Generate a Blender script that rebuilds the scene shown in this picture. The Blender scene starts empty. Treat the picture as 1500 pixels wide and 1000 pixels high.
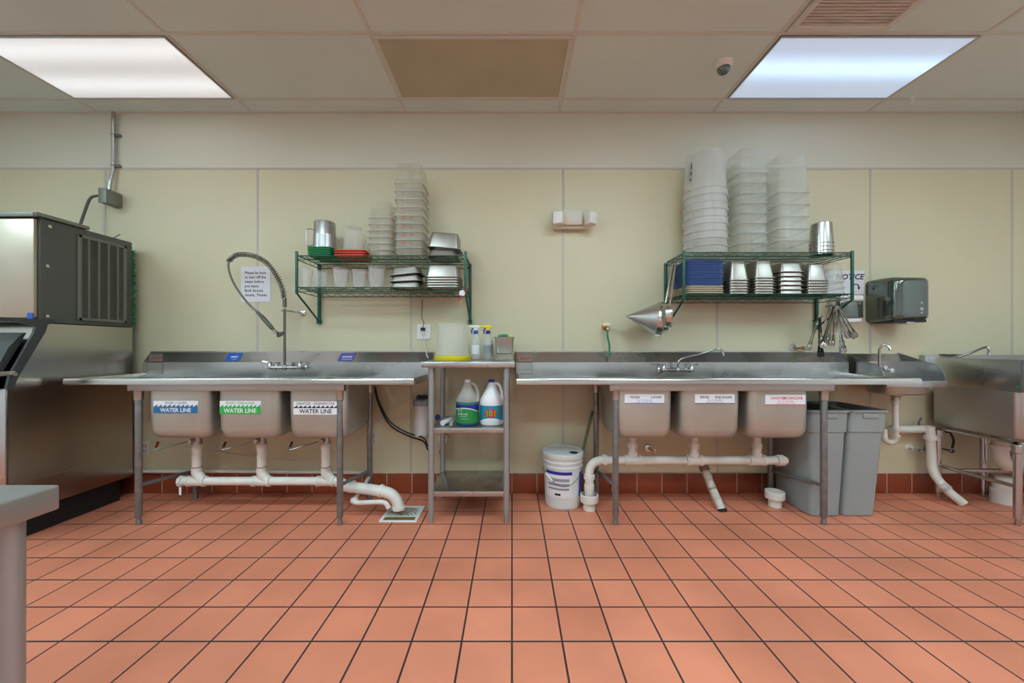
import bpy, bmesh, math, random
from mathutils import Vector, Matrix, Euler
random.seed(7)
PI = math.pi
S = bpy.context.scene
COL = S.collection

# ------------------------------------------------------------------ camera, world, lights, exposure
F_PX, CAM_H, HZ = 556.0, 1.2, 508.0
cd = bpy.data.cameras.new('camera'); cam = bpy.data.objects.new('camera', cd); COL.objects.link(cam)
cam.location = (0, 0, CAM_H); cam.rotation_euler = (PI/2, 0, 0)
cd.sensor_width = 36; cd.lens = 36*F_PX/1500; cd.shift_y = (HZ-500)/1500; cd.clip_start = .05
S.camera = cam
w = bpy.data.worlds.new('world'); S.world = w; w.use_nodes = True
w.node_tree.nodes['Background'].inputs[0].default_value = (.8, .8, .8, 1)
w.node_tree.nodes['Background'].inputs[1].default_value = 0.0
S.view_settings.view_transform = 'Standard'; S.view_settings.look = 'None'
S.view_settings.exposure = 0.0; S.view_settings.gamma = 1
LAMP_FILL = 23.5      # radiance of the added, unseen panels that carry most of the light
LAMP_WARM, LAMP_COOL = .72, .95
S.cycles.use_denoising = True
S.cycles.max_bounces = 8; S.cycles.diffuse_bounces = 5; S.cycles.glossy_bounces = 4
S.cycles.transparent_max_bounces = 40; S.cycles.transmission_bounces = 6
S.cycles.caustics_reflective = False; S.cycles.caustics_refractive = False
S.cycles.sample_clamp_indirect = 4

def P(px, py, Y): return Vector(((px-750)*Y/F_PX, Y, CAM_H-(py-HZ)*Y/F_PX))
def XX(px, Y): return (px-750)*Y/F_PX
def ZZ(py, Y): return CAM_H-(py-HZ)*Y/F_PX
WALL = 3.12; CEIL = 3.12
PITCH = .2047

# ------------------------------------------------------------------ materials
def lin(c):
    return tuple((x/255/12.92 if x/255 <= .04045 else ((x/255+.055)/1.055)**2.4) for x in c)+(1,)
def mat(name, rgb, rough=.5, metal=0, bump=0, bscale=60, vary=0, vscale=3, alpha=1, stretch=None, spec=.5, coat=0, ga=.45, emit=None, es=0, aniso=0, rv=0):
    m = bpy.data.materials.new(name); m.use_nodes = True
    nt = m.node_tree; b = nt.nodes['Principled BSDF']; L = nt.links
    b.inputs['Base Color'].default_value = lin(rgb); b.inputs['Roughness'].default_value = rough
    b.inputs['Metallic'].default_value = metal; b.inputs['Specular IOR Level'].default_value = spec
    b.inputs['Coat Weight'].default_value = coat
    if emit: b.inputs['Emission Color'].default_value = lin(emit); b.inputs['Emission Strength'].default_value = es
    tc = nt.nodes.new('ShaderNodeTexCoord'); mp = nt.nodes.new('ShaderNodeMapping'); L.new(tc.outputs['Object'], mp.inputs[0])
    if stretch: mp.inputs['Scale'].default_value = stretch
    if vary or rv:
        n = nt.nodes.new('ShaderNodeTexNoise'); n.inputs['Scale'].default_value = vscale; n.inputs['Detail'].default_value = 5
        L.new(mp.outputs[0], n.inputs['Vector'])
        if vary:
            r = nt.nodes.new('ShaderNodeMapRange'); r.inputs[1].default_value = .3; r.inputs[2].default_value = .7
            r.inputs[3].default_value = 1-vary; r.inputs[4].default_value = 1+vary*.6
            L.new(n.outputs['Fac'], r.inputs[0])
            mx = nt.nodes.new('ShaderNodeVectorMath'); mx.operation = 'SCALE'
            mx.inputs[0].default_value = lin(rgb)[:3]; L.new(r.outputs[0], mx.inputs['Scale']); L.new(mx.outputs[0], b.inputs['Base Color'])
        if rv:
            r = nt.nodes.new('ShaderNodeMapRange'); r.inputs[1].default_value = .3; r.inputs[2].default_value = .7
            r.inputs[3].default_value = max(.03, rough-rv); r.inputs[4].default_value = rough+rv
            L.new(n.outputs['Fac'], r.inputs[0]); L.new(r.outputs[0], b.inputs['Roughness'])
    if bump:
        n = nt.nodes.new('ShaderNodeTexNoise'); n.inputs['Scale'].default_value = bscale; L.new(tc.outputs['Object'], n.inputs['Vector'])
        bp = nt.nodes.new('ShaderNodeBump'); bp.inputs['Strength'].default_value = bump; bp.inputs['Distance'].default_value = .002
        L.new(n.outputs['Fac'], bp.inputs['Height']); L.new(bp.outputs[0], b.inputs['Normal'])
    if alpha < 1:
        tr = nt.nodes.new('ShaderNodeBsdfTransparent'); ms = nt.nodes.new('ShaderNodeMixShader')
        fr = nt.nodes.new('ShaderNodeLayerWeight'); fr.inputs[0].default_value = .25
        mr = nt.nodes.new('ShaderNodeMapRange'); mr.inputs[3].default_value = alpha; mr.inputs[4].default_value = min(1, alpha+ga)
        L.new(fr.outputs['Facing'], mr.inputs[0]); L.new(mr.outputs[0], ms.inputs[0])
        L.new(tr.outputs[0], ms.inputs[1]); L.new(b.outputs[0], ms.inputs[2]); L.new(ms.outputs[0], nt.nodes['Material Output'].inputs[0])
    return m
M = {}
M['steel'] = mat('brushed_steel', (192,193,193), .27, 1, vary=.05, vscale=2.5, rv=.03)
M['leg'] = mat('leg_tube_steel', (158,160,160), .38, .55)
M['bin_steel'] = mat('ice_bin_side_steel', (186,182,174), .24, 1, vary=.05, vscale=1.5, rv=.05)
M['darkchrome'] = mat('dark_chrome', (120,118,114), .3, 1)
M['steel_dull'] = mat('dull_steel', (184,182,178), .42, 1, vary=.07, vscale=2, rv=.04)
M['bowl'] = mat('deep_drawn_steel', (180,180,170), .38, .68, vary=.10, vscale=3, rv=.05)
M['galv'] = mat('galvanised_tube', (140,146,148), .5, .75, vary=.18, vscale=25)
M['tablesteel'] = mat('worn_table_steel', (172,172,170), .4, .8, vary=.06, vscale=6)
M['chrome'] = mat('chrome', (205,205,205), .12, 1)
M['chrome_hose'] = mat('steel_hose', (120,118,112), .35, 1)
M['pan'] = mat('pan_steel', (170,164,154), .36, .85, vary=.10, vscale=8, rv=.04)
M['bright'] = mat('bright_steel', (198,196,190), .2, 1)
M['pvc'] = mat('white_pvc', (222,216,206), .35, vary=.08, vscale=12)
M['pvc_dirty'] = mat('grimy_pvc', (200,192,178), .5, vary=.3, vscale=30)
M['primer'] = mat('pipe_primer', (150,120,104), .5)
M['green'] = mat('green_epoxy', (16,84,66), .35, vary=.15, vscale=30)
M['tray_green'] = mat('green_plastic', (22,140,80), .4)
M['tray_red'] = mat('red_plastic', (222,72,48), .4)
M['tray_blue'] = mat('blue_plastic', (72,104,166), .4)
M['beige'] = mat('beige_plastic', (196,184,158), .45)
M['clear'] = mat('clear_plastic', (226,230,222), .18, alpha=.04, ga=.3)
M['clear_warm'] = mat('tinted_clear_plastic', (222,214,196), .22, alpha=.06, ga=.3)
M['rim_clear'] = mat('tub_rim_plastic', (206,212,206), .25, alpha=.6)
M['milky'] = mat('milky_plastic', (226,226,220), .35, alpha=.32, ga=.4)
M['glass'] = mat('clear_acrylic', (232,234,230), .08, alpha=.14)
M['white'] = mat('white_plastic', (232,230,226), .4)
M['offwhite'] = mat('ivory_plastic', (214,206,190), .45)
M['paper'] = mat('paper', (226,224,228), .7)
M['black'] = mat('black_plastic', (22,22,22), .4)
M['dark'] = mat('dark_void', (12,11,10), .8)
M['ink'] = mat('black_ink', (28,26,30), .6)
M['darkgrey'] = mat('dark_grey_enamel', (84,86,80), .4, .2, vary=.08)
M['grille'] = mat('grille_plastic', (106,108,98), .5)
M['doorgrey'] = mat('dark_door_plastic', (56,60,60), .35)
M['grey_bin'] = mat('grey_bin_plastic', (146,152,150), .5, bump=.1, bscale=300, vary=.06)
M['grey_bin_dark'] = mat('dark_bin_plastic', (60,62,60), .5)
M['boxgrey'] = mat('grey_cast_box', (124,128,116), .45, .4)
M['yellow'] = mat('yellow_plastic', (236,214,40), .4)
M['blue'] = mat('blue_print', (28,84,176), .4)
M['navy'] = mat('navy_print', (34,40,140), .4)
M['purple'] = mat('purple_print', (82,78,150), .4)
M['bluedecal'] = mat('blue_decal', (30,104,150), .4)
M['greendecal'] = mat('green_decal', (40,168,70), .4)
M['lab_green'] = mat('label_green', (20,132,64), .4)
M['lab_teal'] = mat('label_teal', (24,134,160), .4)
M['orange'] = mat('label_orange', (238,150,40), .4)
M['redprint'] = mat('red_print', (196,46,44), .5)
M['red'] = mat('red_rubber', (120,30,24), .5)
M['hose_green'] = mat('green_hose', (48,122,84), .4)
M['brass'] = mat('brass', (170,140,80), .3, 1)
M['water'] = mat('blue_detergent', (56,92,128), .2, alpha=.8)
M['jugwhite'] = mat('jug_white', (226,226,228), .3)
M['pole'] = mat('green_grey_pole', (104,112,84), .5)
M['bucket'] = mat('bucket_plastic', (214,216,214), .4)
M['smoke'] = mat('smoked_chrome_plastic', (104,112,106), .12, .75, coat=.5)
M['grate'] = mat('drain_grate', (216,214,206), .4, vary=.15, vscale=20)
M['tbar'] = mat('ceiling_grid_paint', (208,206,196), .55)
M['label_grey'] = mat('label_grey', (150,152,156), .45)
M['fuzz_green'] = mat('green_fuzz_strip', (30,104,62), .9, bump=.6, bscale=200)
M['seam'] = mat('wall_seam_strip', (190,184,172), .45)
M['kick'] = mat('rubber_black', (16,14,12), .7)

def wallmat(name, rgb, bs, rough):
    m = mat(name, rgb, rough, bump=bs, bscale=75, vary=.04, vscale=1.2, spec=.5)
    return m
M['wall'] = wallmat('cream_pebbled_panel', (210,201,168), .55, .42)
M['wallup'] = wallmat('white_pebbled_panel', (212,210,192), .35, .42)
M['sidewall'] = mat('bounce_white_paint', (232,236,236), .6)  # unseen walls, whitened to bounce neutral light onto ceiling and steel
M['tile_ceiling'] = mat('vinyl_ceiling_tile', (211,224,219), .6, vary=.04, vscale=1.5)

def tilemat(name, c1, c2, mortar, ms, loc, axis='xy', rough=.42, streak=True):
    m = bpy.data.materials.new(name); m.use_nodes = True; nt = m.node_tree; L = nt.links; b = nt.nodes['Principled BSDF']
    tc = nt.nodes.new('ShaderNodeTexCoord'); sep = nt.nodes.new('ShaderNodeSeparateXYZ'); cmb = nt.nodes.new('ShaderNodeCombineXYZ')
    L.new(tc.outputs['Object'], sep.inputs[0]); L.new(sep.outputs[0], cmb.inputs[0]); L.new(sep.outputs[1 if axis == 'xy' else 2], cmb.inputs[1])
    mp = nt.nodes.new('ShaderNodeMapping'); mp.inputs['Location'].default_value = loc; L.new(cmb.outputs[0], mp.inputs[0])
    br = nt.nodes.new('ShaderNodeTexBrick'); br.offset = 0; br.squash = 1
    br.inputs['Scale'].default_value = 1; br.inputs['Brick Width'].default_value = PITCH; br.inputs['Row Height'].default_value = PITCH
    br.inputs['Mortar Size'].default_value = ms; br.inputs['Mortar Smooth'].default_value = .2; br.inputs['Bias'].default_value = 0
    br.inputs['Color1'].default_value = lin(c1); br.inputs['Color2'].default_value = lin(c2); br.inputs['Mortar'].default_value = lin(mortar)
    L.new(mp.outputs[0], br.inputs['Vector'])
    n = nt.nodes.new('ShaderNodeTexNoise'); n.inputs['Scale'].default_value = 2.2; n.inputs['Detail'].default_value = 7; L.new(tc.outputs['Object'], n.inputs['Vector'])
    mr = nt.nodes.new('ShaderNodeMapRange'); mr.inputs[1].default_value = .35; mr.inputs[2].default_value = .65; mr.inputs[3].default_value = .88; mr.inputs[4].default_value = 1.1
    L.new(n.outputs['Fac'], mr.inputs[0])
    vm = nt.nodes.new('ShaderNodeVectorMath'); vm.operation = 'SCALE'; L.new(br.outputs['Color'], vm.inputs[0]); L.new(mr.outputs[0], vm.inputs['Scale'])
    L.new(vm.outputs[0], b.inputs['Base Color'])
    mr2 = nt.nodes.new('ShaderNodeMapRange'); mr2.inputs[1].default_value = .3; mr2.inputs[2].default_value = .7; mr2.inputs[3].default_value = rough-.08; mr2.inputs[4].default_value = rough+.1
    L.new(n.outputs['Fac'], mr2.inputs[0]); L.new(mr2.outputs[0], b.inputs['Roughness'])
    iv = nt.nodes.new('ShaderNodeMath'); iv.operation = 'SUBTRACT'; iv.inputs[0].default_value = 1; L.new(br.outputs['Fac'], iv.inputs[1])
    bp = nt.nodes.new('ShaderNodeBump'); bp.inputs['Strength'].default_value = .6; bp.inputs['Distance'].default_value = .003
    L.new(iv.outputs[0], bp.inputs['Height']); L.new(bp.outputs[0], b.inputs['Normal'])
    return m
M['floor'] = tilemat('quarry_tile_floor', (222,136,106), (212,128,98), (64,46,44), .0046, (0, -.1146, 0))
M['base'] = tilemat('quarry_tile_cove', (150,72,44), (132,62,40), (206,180,160), .003, (0, .0377, 0), 'xz', .3)

def lampmat(name, rgb, strength, bands):
    m = bpy.data.materials.new(name); m.use_nodes = True; nt = m.node_tree; L = nt.links
    b = nt.nodes['Principled BSDF']; b.inputs['Base Color'].default_value = (.8,.8,.8,1); b.inputs['Roughness'].default_value = .4
    b.inputs['Emission Color'].default_value = lin(rgb)
    tc = nt.nodes.new('ShaderNodeTexCoord'); sp = nt.nodes.new('ShaderNodeSeparateXYZ'); L.new(tc.outputs['Object'], sp.inputs[0])
    acc = None
    for (c, amp, sg) in bands:          # the tubes glow through the diffuser
        a = nt.nodes.new('ShaderNodeMath'); a.operation = 'SUBTRACT'; L.new(sp.outputs[1], a.inputs[0]); a.inputs[1].default_value = c
        q = nt.nodes.new('ShaderNodeMath'); q.operation = 'MULTIPLY'; L.new(a.outputs[0], q.inputs[0]); L.new(a.outputs[0], q.inputs[1])
        e = nt.nodes.new('ShaderNodeMath'); e.operation = 'MULTIPLY'; L.new(q.outputs[0], e.inputs[0]); e.inputs[1].default_value = -1/(2*sg*sg)
        x = nt.nodes.new('ShaderNodeMath'); x.operation = 'EXPONENT'; L.new(e.outputs[0], x.inputs[0])
        y = nt.nodes.new('ShaderNodeMath'); y.operation = 'MULTIPLY'; L.new(x.outputs[0], y.inputs[0]); y.inputs[1].default_value = amp*strength
        if acc is None: acc = y
        else:
            z = nt.nodes.new('ShaderNodeMath'); z.operation = 'ADD'; L.new(acc.outputs[0], z.inputs[0]); L.new(y.outputs[0], z.inputs[1]); acc = z
    f = nt.nodes.new('ShaderNodeMath'); f.operation = 'ADD'; f.inputs[1].default_value = strength*.55
    L.new(acc.outputs[0], f.inputs[0]); L.new(f.outputs[0], b.inputs['Emission Strength'])
    return m
M['lamp_warm'] = lampmat('lit_diffuser_warm', (240,246,250), LAMP_WARM, [(-.18, .45, .07), (.14, .45, .07)])
M['lamp_cool'] = lampmat('lit_diffuser_cool', (170,212,250), LAMP_COOL, [(-.02, .8, .07)])
M['lamp_fill'] = lampmat('added_fill_diffuser', (212,243,255), LAMP_FILL, [(-.15, .5, .07), (.15, .5, .07)])
M['lamp_off'] = mat('unlit_diffuser', (182,174,148), .45, vary=.08, vscale=3)

# ------------------------------------------------------------------ mesh helpers
class B:
    """collects shapes in one bmesh"""
    def __init__(s): s.bm = bmesh.new()
    def box(s, a, b, bev=0, seg=2, rot=None, piv=None):
        g = bmesh.ops.create_cube(s.bm, size=1)['verts']
        a = Vector(a); b = Vector(b); c = (a+b)/2; d = b-a
        for v in g: v.co = Vector((v.co.x*d.x+c.x, v.co.y*d.y+c.y, v.co.z*d.z+c.z))
        if bev:
            es = list({e for v in g for e in v.link_edges})
            r = bmesh.ops.bevel(s.bm, geom=es, offset=min(bev, .49*min(abs(d.x), abs(d.y), abs(d.z))), segments=seg, affect='EDGES', profile=.5)
            g = list({v for f in r['faces'] for v in f.verts} | {v for v in g if v.is_valid})
        if rot is not None:
            piv = Vector(piv) if piv is not None else c
            for v in g: v.co = rot @ (v.co-piv) + piv
        return s
    def loft(s, rings, cap0=True, cap1=True, closed=False):
        vs = [[s.bm.verts.new(p) for p in r] for r in rings]
        n = len(vs[0])
        pr = list(zip(vs[:-1], vs[1:]))
        if closed: pr.append((vs[-1], vs[0]))
        for a, b in pr:
            for i in range(n):
                j = (i+1) % n
                try: s.bm.faces.new((a[i], a[j], b[j], b[i]))
                except ValueError: pass
        if cap0 and not closed: s.bm.faces.new(list(reversed(vs[0])))
        if cap1 and not closed: s.bm.faces.new(vs[-1])
        return s
    def cyl(s, p0, p1, r0, r1=None, seg=16):
        p0 = Vector(p0); p1 = Vector(p1); r1 = r0 if r1 is None else r1
        return s.tube([p0, p1], [r0, r1], seg)
    def tube(s, pts, r, seg=10, cap=True):
        pts = [Vector(p) for p in pts]; n = len(pts)
        rs = r if isinstance(r, (list, tuple)) else [r]*n
        t = [(pts[min(i+1, n-1)]-pts[max(i-1, 0)]).normalized() for i in range(n)]
        up = Vector((0, 0, 1)) if abs(t[0].z) < .9 else Vector((1, 0, 0))
        u = t[0].cross(up).normalized(); rings = []
        for i in range(n):
            u = (u - t[i]*u.dot(t[i])).normalized(); v = t[i].cross(u)
            rings.append([pts[i]+(u*math.cos(2*PI*k/seg)+v*math.sin(2*PI*k/seg))*rs[i] for k in range(seg)])
        return s.loft(rings, cap, cap)
    def lathe(s, prof, c=(0, 0, 0), axis=(0, 0, 1), seg=24, cap0=True, cap1=True, sy=1):
        c = Vector(c); q = Vector((0, 0, 1)).rotation_difference(Vector(axis).normalized())
        rings = [[q @ Vector((r*math.cos(2*PI*k/seg), r*sy*math.sin(2*PI*k/seg), z)) + c for k in range(seg)] for r, z in prof]
        return s.loft(rings, cap0, cap1)
    def prism(s, poly, a0, a1, axis='x'):
        def pt(u, v, w): return (w, u, v) if axis == 'x' else ((u, w, v) if axis == 'y' else (u, v, w))
        return s.loft([[pt(u, v, a0) for u, v in poly], [pt(u, v, a1) for u, v in poly]])
    def quad(s, pts, th=None):
        pts = [Vector(p) for p in pts]
        if th is None: s.bm.faces.new([s.bm.verts.new(p) for p in pts]); return s
        n = (pts[1]-pts[0]).cross(pts[2]-pts[0]).normalized()*th
        return s.loft([pts, [p+n for p in pts]])
    def xf(s, m):
        for v in s.bm.verts: v.co = m @ v.co
        return s
    def build(s, name, m, parent=None, label=None, ang=35):
        bmesh.ops.recalc_face_normals(s.bm, faces=s.bm.faces)
        if parent is not None and parent.name in OFF:
            off = OFF[parent.name]
            for v in s.bm.verts: v.co -= off
        me = bpy.data.meshes.new(name); s.bm.to_mesh(me); s.bm.free()
        me.shade_smooth(); me.set_sharp_from_angle(angle=math.radians(ang))
        for mm in (m if isinstance(m, list) else [m]): me.materials.append(M[mm])
        o = bpy.data.objects.new(name, me); COL.objects.link(o)
        if parent is not None:
            o.parent = parent
            if parent.name in OFF: OFF[o.name] = OFF[parent.name]
        if label: o['label'] = label
        return o
OFF = {}
def thing(name, label, cat, loc=(0, 0, 0), group=None, world=True):
    o = bpy.data.objects.new(name, None); COL.objects.link(o); o.location = loc
    o.empty_display_size = .1
    o['label'] = label; o['category'] = cat
    if group: o['group'] = group
    if world: OFF[o.name] = Vector(loc)
    return o
def tag(o, label, cat, group=None):
    o['label'] = label; o['category'] = cat
    if group: o['group'] = group
    return o
def struct(o): o['kind'] = 'structure'; return o
def dup(root, loc=None, rot=None, label=None, group=None):
    def rec(o, par):
        c = o.copy(); COL.objects.link(c)
        if par is not None: c.parent = par
        for ch in list(KIDS.get(o.name, o.children)): rec(ch, c)
        return c
    c = rec(root, None)
    if loc is not None: c.location = loc
    if rot is not None: c.rotation_euler = rot
    if label: c['label'] = label
    if group: c['group'] = group
    return c
KIDS = {}
def rr(w, d, r, z, n=4, cx=0, cy=0):
    r = min(r, w/2-1e-4, d/2-1e-4); out = []
    for sx, sy, a0 in ((1, 1, 0), (-1, 1, PI/2), (-1, -1, PI), (1, -1, 1.5*PI)):
        for i in range(n+1):
            a = a0+PI/2*i/n
            out.append(Vector((cx+sx*(w/2-r)+r*math.cos(a), cy+sy*(d/2-r)+r*math.sin(a), z)))
    return out
def tub(w1, d1, w0, d0, h, r, t=.0025, lip=.008, lipt=.004, rb=.012, flip=False, n=4, drop=0):
    """open vessel, wide end up (flip: upside down), with a flange round the mouth"""
    R = []
    def a(z, w, d, rad): R.append(rr(w, d, max(rad, .002), z, n))
    a(0, w0-2*rb, d0-2*rb, r-rb); a(rb*.3, w0-.6*rb, d0-.6*rb, r-.3*rb); a(rb, w0, d0, r)
    a(h-lipt, w1, d1, r)
    if lip:
        a(h-lipt-drop, w1+2*lip-.001, d1+2*lip-.001, r+lip) if drop else None
        a(h-lipt, w1+2*lip, d1+2*lip, r+lip); a(h, w1+2*lip, d1+2*lip, r+lip)
    else: a(h, w1, d1, r)
    a(h, w1-2*t, d1-2*t, r-t); a(rb+t, w0-2*t, d0-2*t, r-t); a(t, w0-2*rb, d0-2*rb, r-rb)
    b = B(); b.loft(R)
    if flip: b.xf(Matrix.Translation((0, 0, h)) @ Matrix.Scale(-1, 4, (0, 0, 1)))
    return b
def text(s, org, size, m, parent, ux=(1, 0, 0), uy=(0, 0, 1), align='LEFT', name='lettering', bold=.0, sx=1, sk=0):
    cu = bpy.data.curves.new('t', 'FONT'); cu.body = s; cu.size = 1; cu.align_x = align; cu.align_y = 'BOTTOM_BASELINE'; cu.extrude = .01
    cu.resolution_u = 2; cu.offset = bold; cu.shear = sk
    o = bpy.data.objects.new('t', cu); COL.objects.link(o)
    dg = bpy.context.evaluated_depsgraph_get(); me = bpy.data.meshes.new_from_object(o.evaluated_get(dg))
    bpy.data.objects.remove(o); bpy.data.curves.remove(cu)
    ux = Vector(ux).normalized(); uy = Vector(uy).normalized(); uz = ux.cross(uy)
    org = Vector(org)
    if parent is not None and parent.name in OFF: org = org-OFF[parent.name]
    mt = Matrix((( ux.x*size*sx, uy.x*size, uz.x*size*.3, org.x), (ux.y*size*sx, uy.y*size, uz.y*size*.3, org.y), (ux.z*size*sx, uy.z*size, uz.z*size*.3, org.z), (0, 0, 0, 1)))
    me.transform(mt); me.name = name; me.materials.clear(); me.materials.append(M[m])
    for p in me.polygons: p.material_index = 0
    q = bpy.data.objects.new(name, me); COL.objects.link(q); q.parent = parent
    return q
def arc(c, r, a0, a1, n, u=(1, 0, 0), v=(0, 0, 1)):
    c = Vector(c); u = Vector(u); v = Vector(v)
    return [c+u*r*math.cos(a0+(a1-a0)*i/n)+v*r*math.sin(a0+(a1-a0)*i/n) for i in range(n+1)]
def smooth(pts, n=6):
    pts = [Vector(p) for p in pts]; out = []
    q = [pts[0]*2-pts[1]]+pts+[pts[-1]*2-pts[-2]]
    for i in range(1, len(q)-2):
        for k in range(n):
            t = k/n; a, b, c, d = q[i-1:i+3]
            out.append(.5*((2*b)+(c-a)*t+(2*a-5*b+4*c-d)*t*t+(3*b-a-3*c+d)*t**3))
    out.append(pts[-1]); return out
ORD = ['topmost', 'second from the top', 'third from the top', 'fourth from the top', 'fifth from the top', 'sixth from the top', 'seventh from the top',
       'eighth from the top', 'ninth from the top', 'tenth from the top', 'eleventh from the top', 'twelfth from the top', 'thirteenth from the top', 'fourteenth from the top', 'fifteenth from the top', 'sixteenth from the top']
def stack(o, n, loc, step, fmt, group, rot=0, jit=0):
    """o = bottom piece already built at the origin; copies go up"""
    res = []
    for k in range(n):
        c = o if k == 0 else dup(o)
        res.append(c)
        nm = 'lowest' if k == 0 else ORD[n-1-k]
        c.location = (loc[0]+random.uniform(-jit, jit), loc[1]+random.uniform(-jit, jit), loc[2]+k*step)
        c.rotation_euler = (0, 0, rot+random.uniform(-jit, jit)*4)
        c['label'] = fmt.replace('@', nm); c['group'] = group
    return res

# ------------------------------------------------------------------ the room
X0, X1, Y0 = -4.6, 4.6, -3.2
struct(B().box((X0, Y0, -.1), (X1, WALL+.1, 0)).build('floor', 'floor'))
BAND = ZZ(247, WALL)
struct(B().box((X0-.1, WALL, 0), (X1+.1, WALL+.1, BAND)).build('wall_back', 'wall'))
struct(B().box((X0-.1, WALL, BAND), (X1+.1, WALL+.1, CEIL+.1)).build('wall_back_upper', 'wallup'))
struct(B().box((X0-.1, Y0, 0), (X0, WALL, CEIL)).build('wall_left', 'sidewall'))
struct(B().box((X1, Y0, 0), (X1+.1, WALL, CEIL)).build('wall_right', 'sidewall'))
struct(B().box((X0-.1, Y0-.1, 0), (X1+.1, Y0, CEIL)).build('wall_front', 'sidewall'))
struct(B().box((X0-.1, Y0-.1, CEIL), (X1+.1, WALL, CEIL+.1)).build('ceiling', 'tile_ceiling'))
struct(B().box((X0, WALL-.012, 0), (X1, WALL, .167), .006).build('baseboard_back', 'base'))
struct(B().box((X0, WALL-.004, BAND-.006), (X1, WALL, BAND+.008)).build('trim_1', 'seam'))
for i, x in enumerate((-3.345, -2.093, -.83, .421, 1.69, 2.946, 4.112)):
    struct(B().box((x-.009, WALL-.003, .168), (x+.009, WALL, BAND-.007), .001).build('trim_%d' % (i+2), 'seam'))
b = B()                                                       # ceiling grid
GX = [-4.645+1.257*0]+[-.87+1.257*k for k in range(-2, 5)]
GY = [2.94-.617*k for k in range(0, 10)]
for x in GX[1:]: b.box((x-.012, Y0, CEIL-.004), (x+.012, WALL-.03, CEIL), .001, 1)
for y in GY: b.box((X0, y-.012, CEIL-.0045), (X1, y+.012, CEIL), .001, 1)
b.box((X0, WALL-.025, CEIL-.004), (X1, WALL, CEIL), .001, 1)
struct(b.build('trim_9', 'tbar'))

def ceil_light(ix, iy, m, label, group=None, fw=.02, fd='steel_dull'):
    x0 = GX[ix]+.014; x1 = GX[ix+1]-.014; y1 = GY[iy]-.014; y0 = GY[iy+1]+.014
    cx, cy = (x0+x1)/2, (y0+y1)/2
    t = thing('ceiling_light', label, 'ceiling light', (cx, cy, CEIL-.012), group, world=False)
    f = B(); hw, hd = (x1-x0)/2, (y1-y0)/2
    for a, c in (((-hw, -hd), (hw, -hd+fw)), ((-hw, hd-fw), (hw, hd)), ((-hw, -hd+fw), (-hw+fw, hd-fw)), ((hw-fw, -hd+fw), (hw, hd-fw))):
        f.box((a[0], a[1], 0), (c[0], c[1], .011), .002, 1)
    f.build('light_frame', 'tbar' if fw > .016 else fd, t)
    B().box((-hw+fw, -hd+fw, .005), (hw-fw, hd-fw, .010)).build('diffuser', m, t)
    return t
ceil_light(2-1+0, 0, 'lamp_warm', 'lit white ceiling panel above the ice machine, at the left', None, .012)
ceil_light(3, 0, 'lamp_off', 'unlit brownish ceiling panel in the middle of the ceiling')
ceil_light(5, 0, 'lamp_cool', 'lit bluish ceiling panel above the right wire shelf', None, .012)
for ix, iy in ((0, 3), (2, 3), (4, 3), (6, 3), (1, 6), (3, 6), (5, 6)):  # fixtures out of view, added to brighten the room
    ceil_light(ix, iy, 'lamp_fill', 'added unseen ceiling panel behind the viewer that lights the kitchen', 'added unseen ceiling panels behind the viewer')

t = thing('ceiling_vent', 'square louvred ceiling vent with brown dusty slats near the right lit panel', 'vent', (1.96, 2.0, CEIL-.012))
vx0, vx1, vy0, vy1 = 1.665, 2.27, 1.715, 2.30
b = B()
for a, c in (((vx0, vy0), (vx1, vy0+.04)), ((vx0, vy1-.04), (vx1, vy1)), ((vx0, vy0+.04), (vx0+.04, vy1-.04)), ((vx1-.04, vy0+.04), (vx1, vy1-.04))):
    b.box((a[0], a[1], CEIL-.016), (c[0], c[1], CEIL-.002), .003, 1)
b.build('vent_frame', 'tbar', t)
M['ventslat'] = mat('dusty_slat', (214,204,192), .6, vary=.2, vscale=6, stretch=(1, 6, 1))
b = B()
for k in range(24):
    y = vy0+.05+k*(vy1-vy0-.1)/23
    b.box((vx0+.04, y-.0115, CEIL-.0100), (vx1-.04, y+.0115, CEIL-.0085), rot=Matrix.Rotation(.22, 3, 'X'))
b.build('slats', 'ventslat', t)
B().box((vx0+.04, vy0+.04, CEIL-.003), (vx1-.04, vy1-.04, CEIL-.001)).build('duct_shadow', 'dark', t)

c = P(1060, 92, 1.92*556/416); c.z = CEIL
t = thing('security_camera', 'small white dome security camera on the ceiling beside the right lit panel', 'security camera', c)
B().lathe([(.056, 0), (.056, -.022), (.05, -.034), (.043, -.038)], c, seg=28).build('housing', 'white', t)
B().lathe([(.041, -.036), (.039, -.052), (.03, -.068), (.016, -.077), (.002, -.079)], c, seg=24).build('dome', 'smoke', t)
c = P(1337, 138, 2.91); c.z = CEIL
t = thing('sprinkler_head', 'tiny white sprinkler head on the ceiling right of the cool lit panel', 'sprinkler', c)
B().lathe([(.02, 0), (.02, -.004), (.010, -.006), (.010, -.04), (.014, -.042), (.014, -.05)], c, seg=14).build('body', 'white', t)

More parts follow.
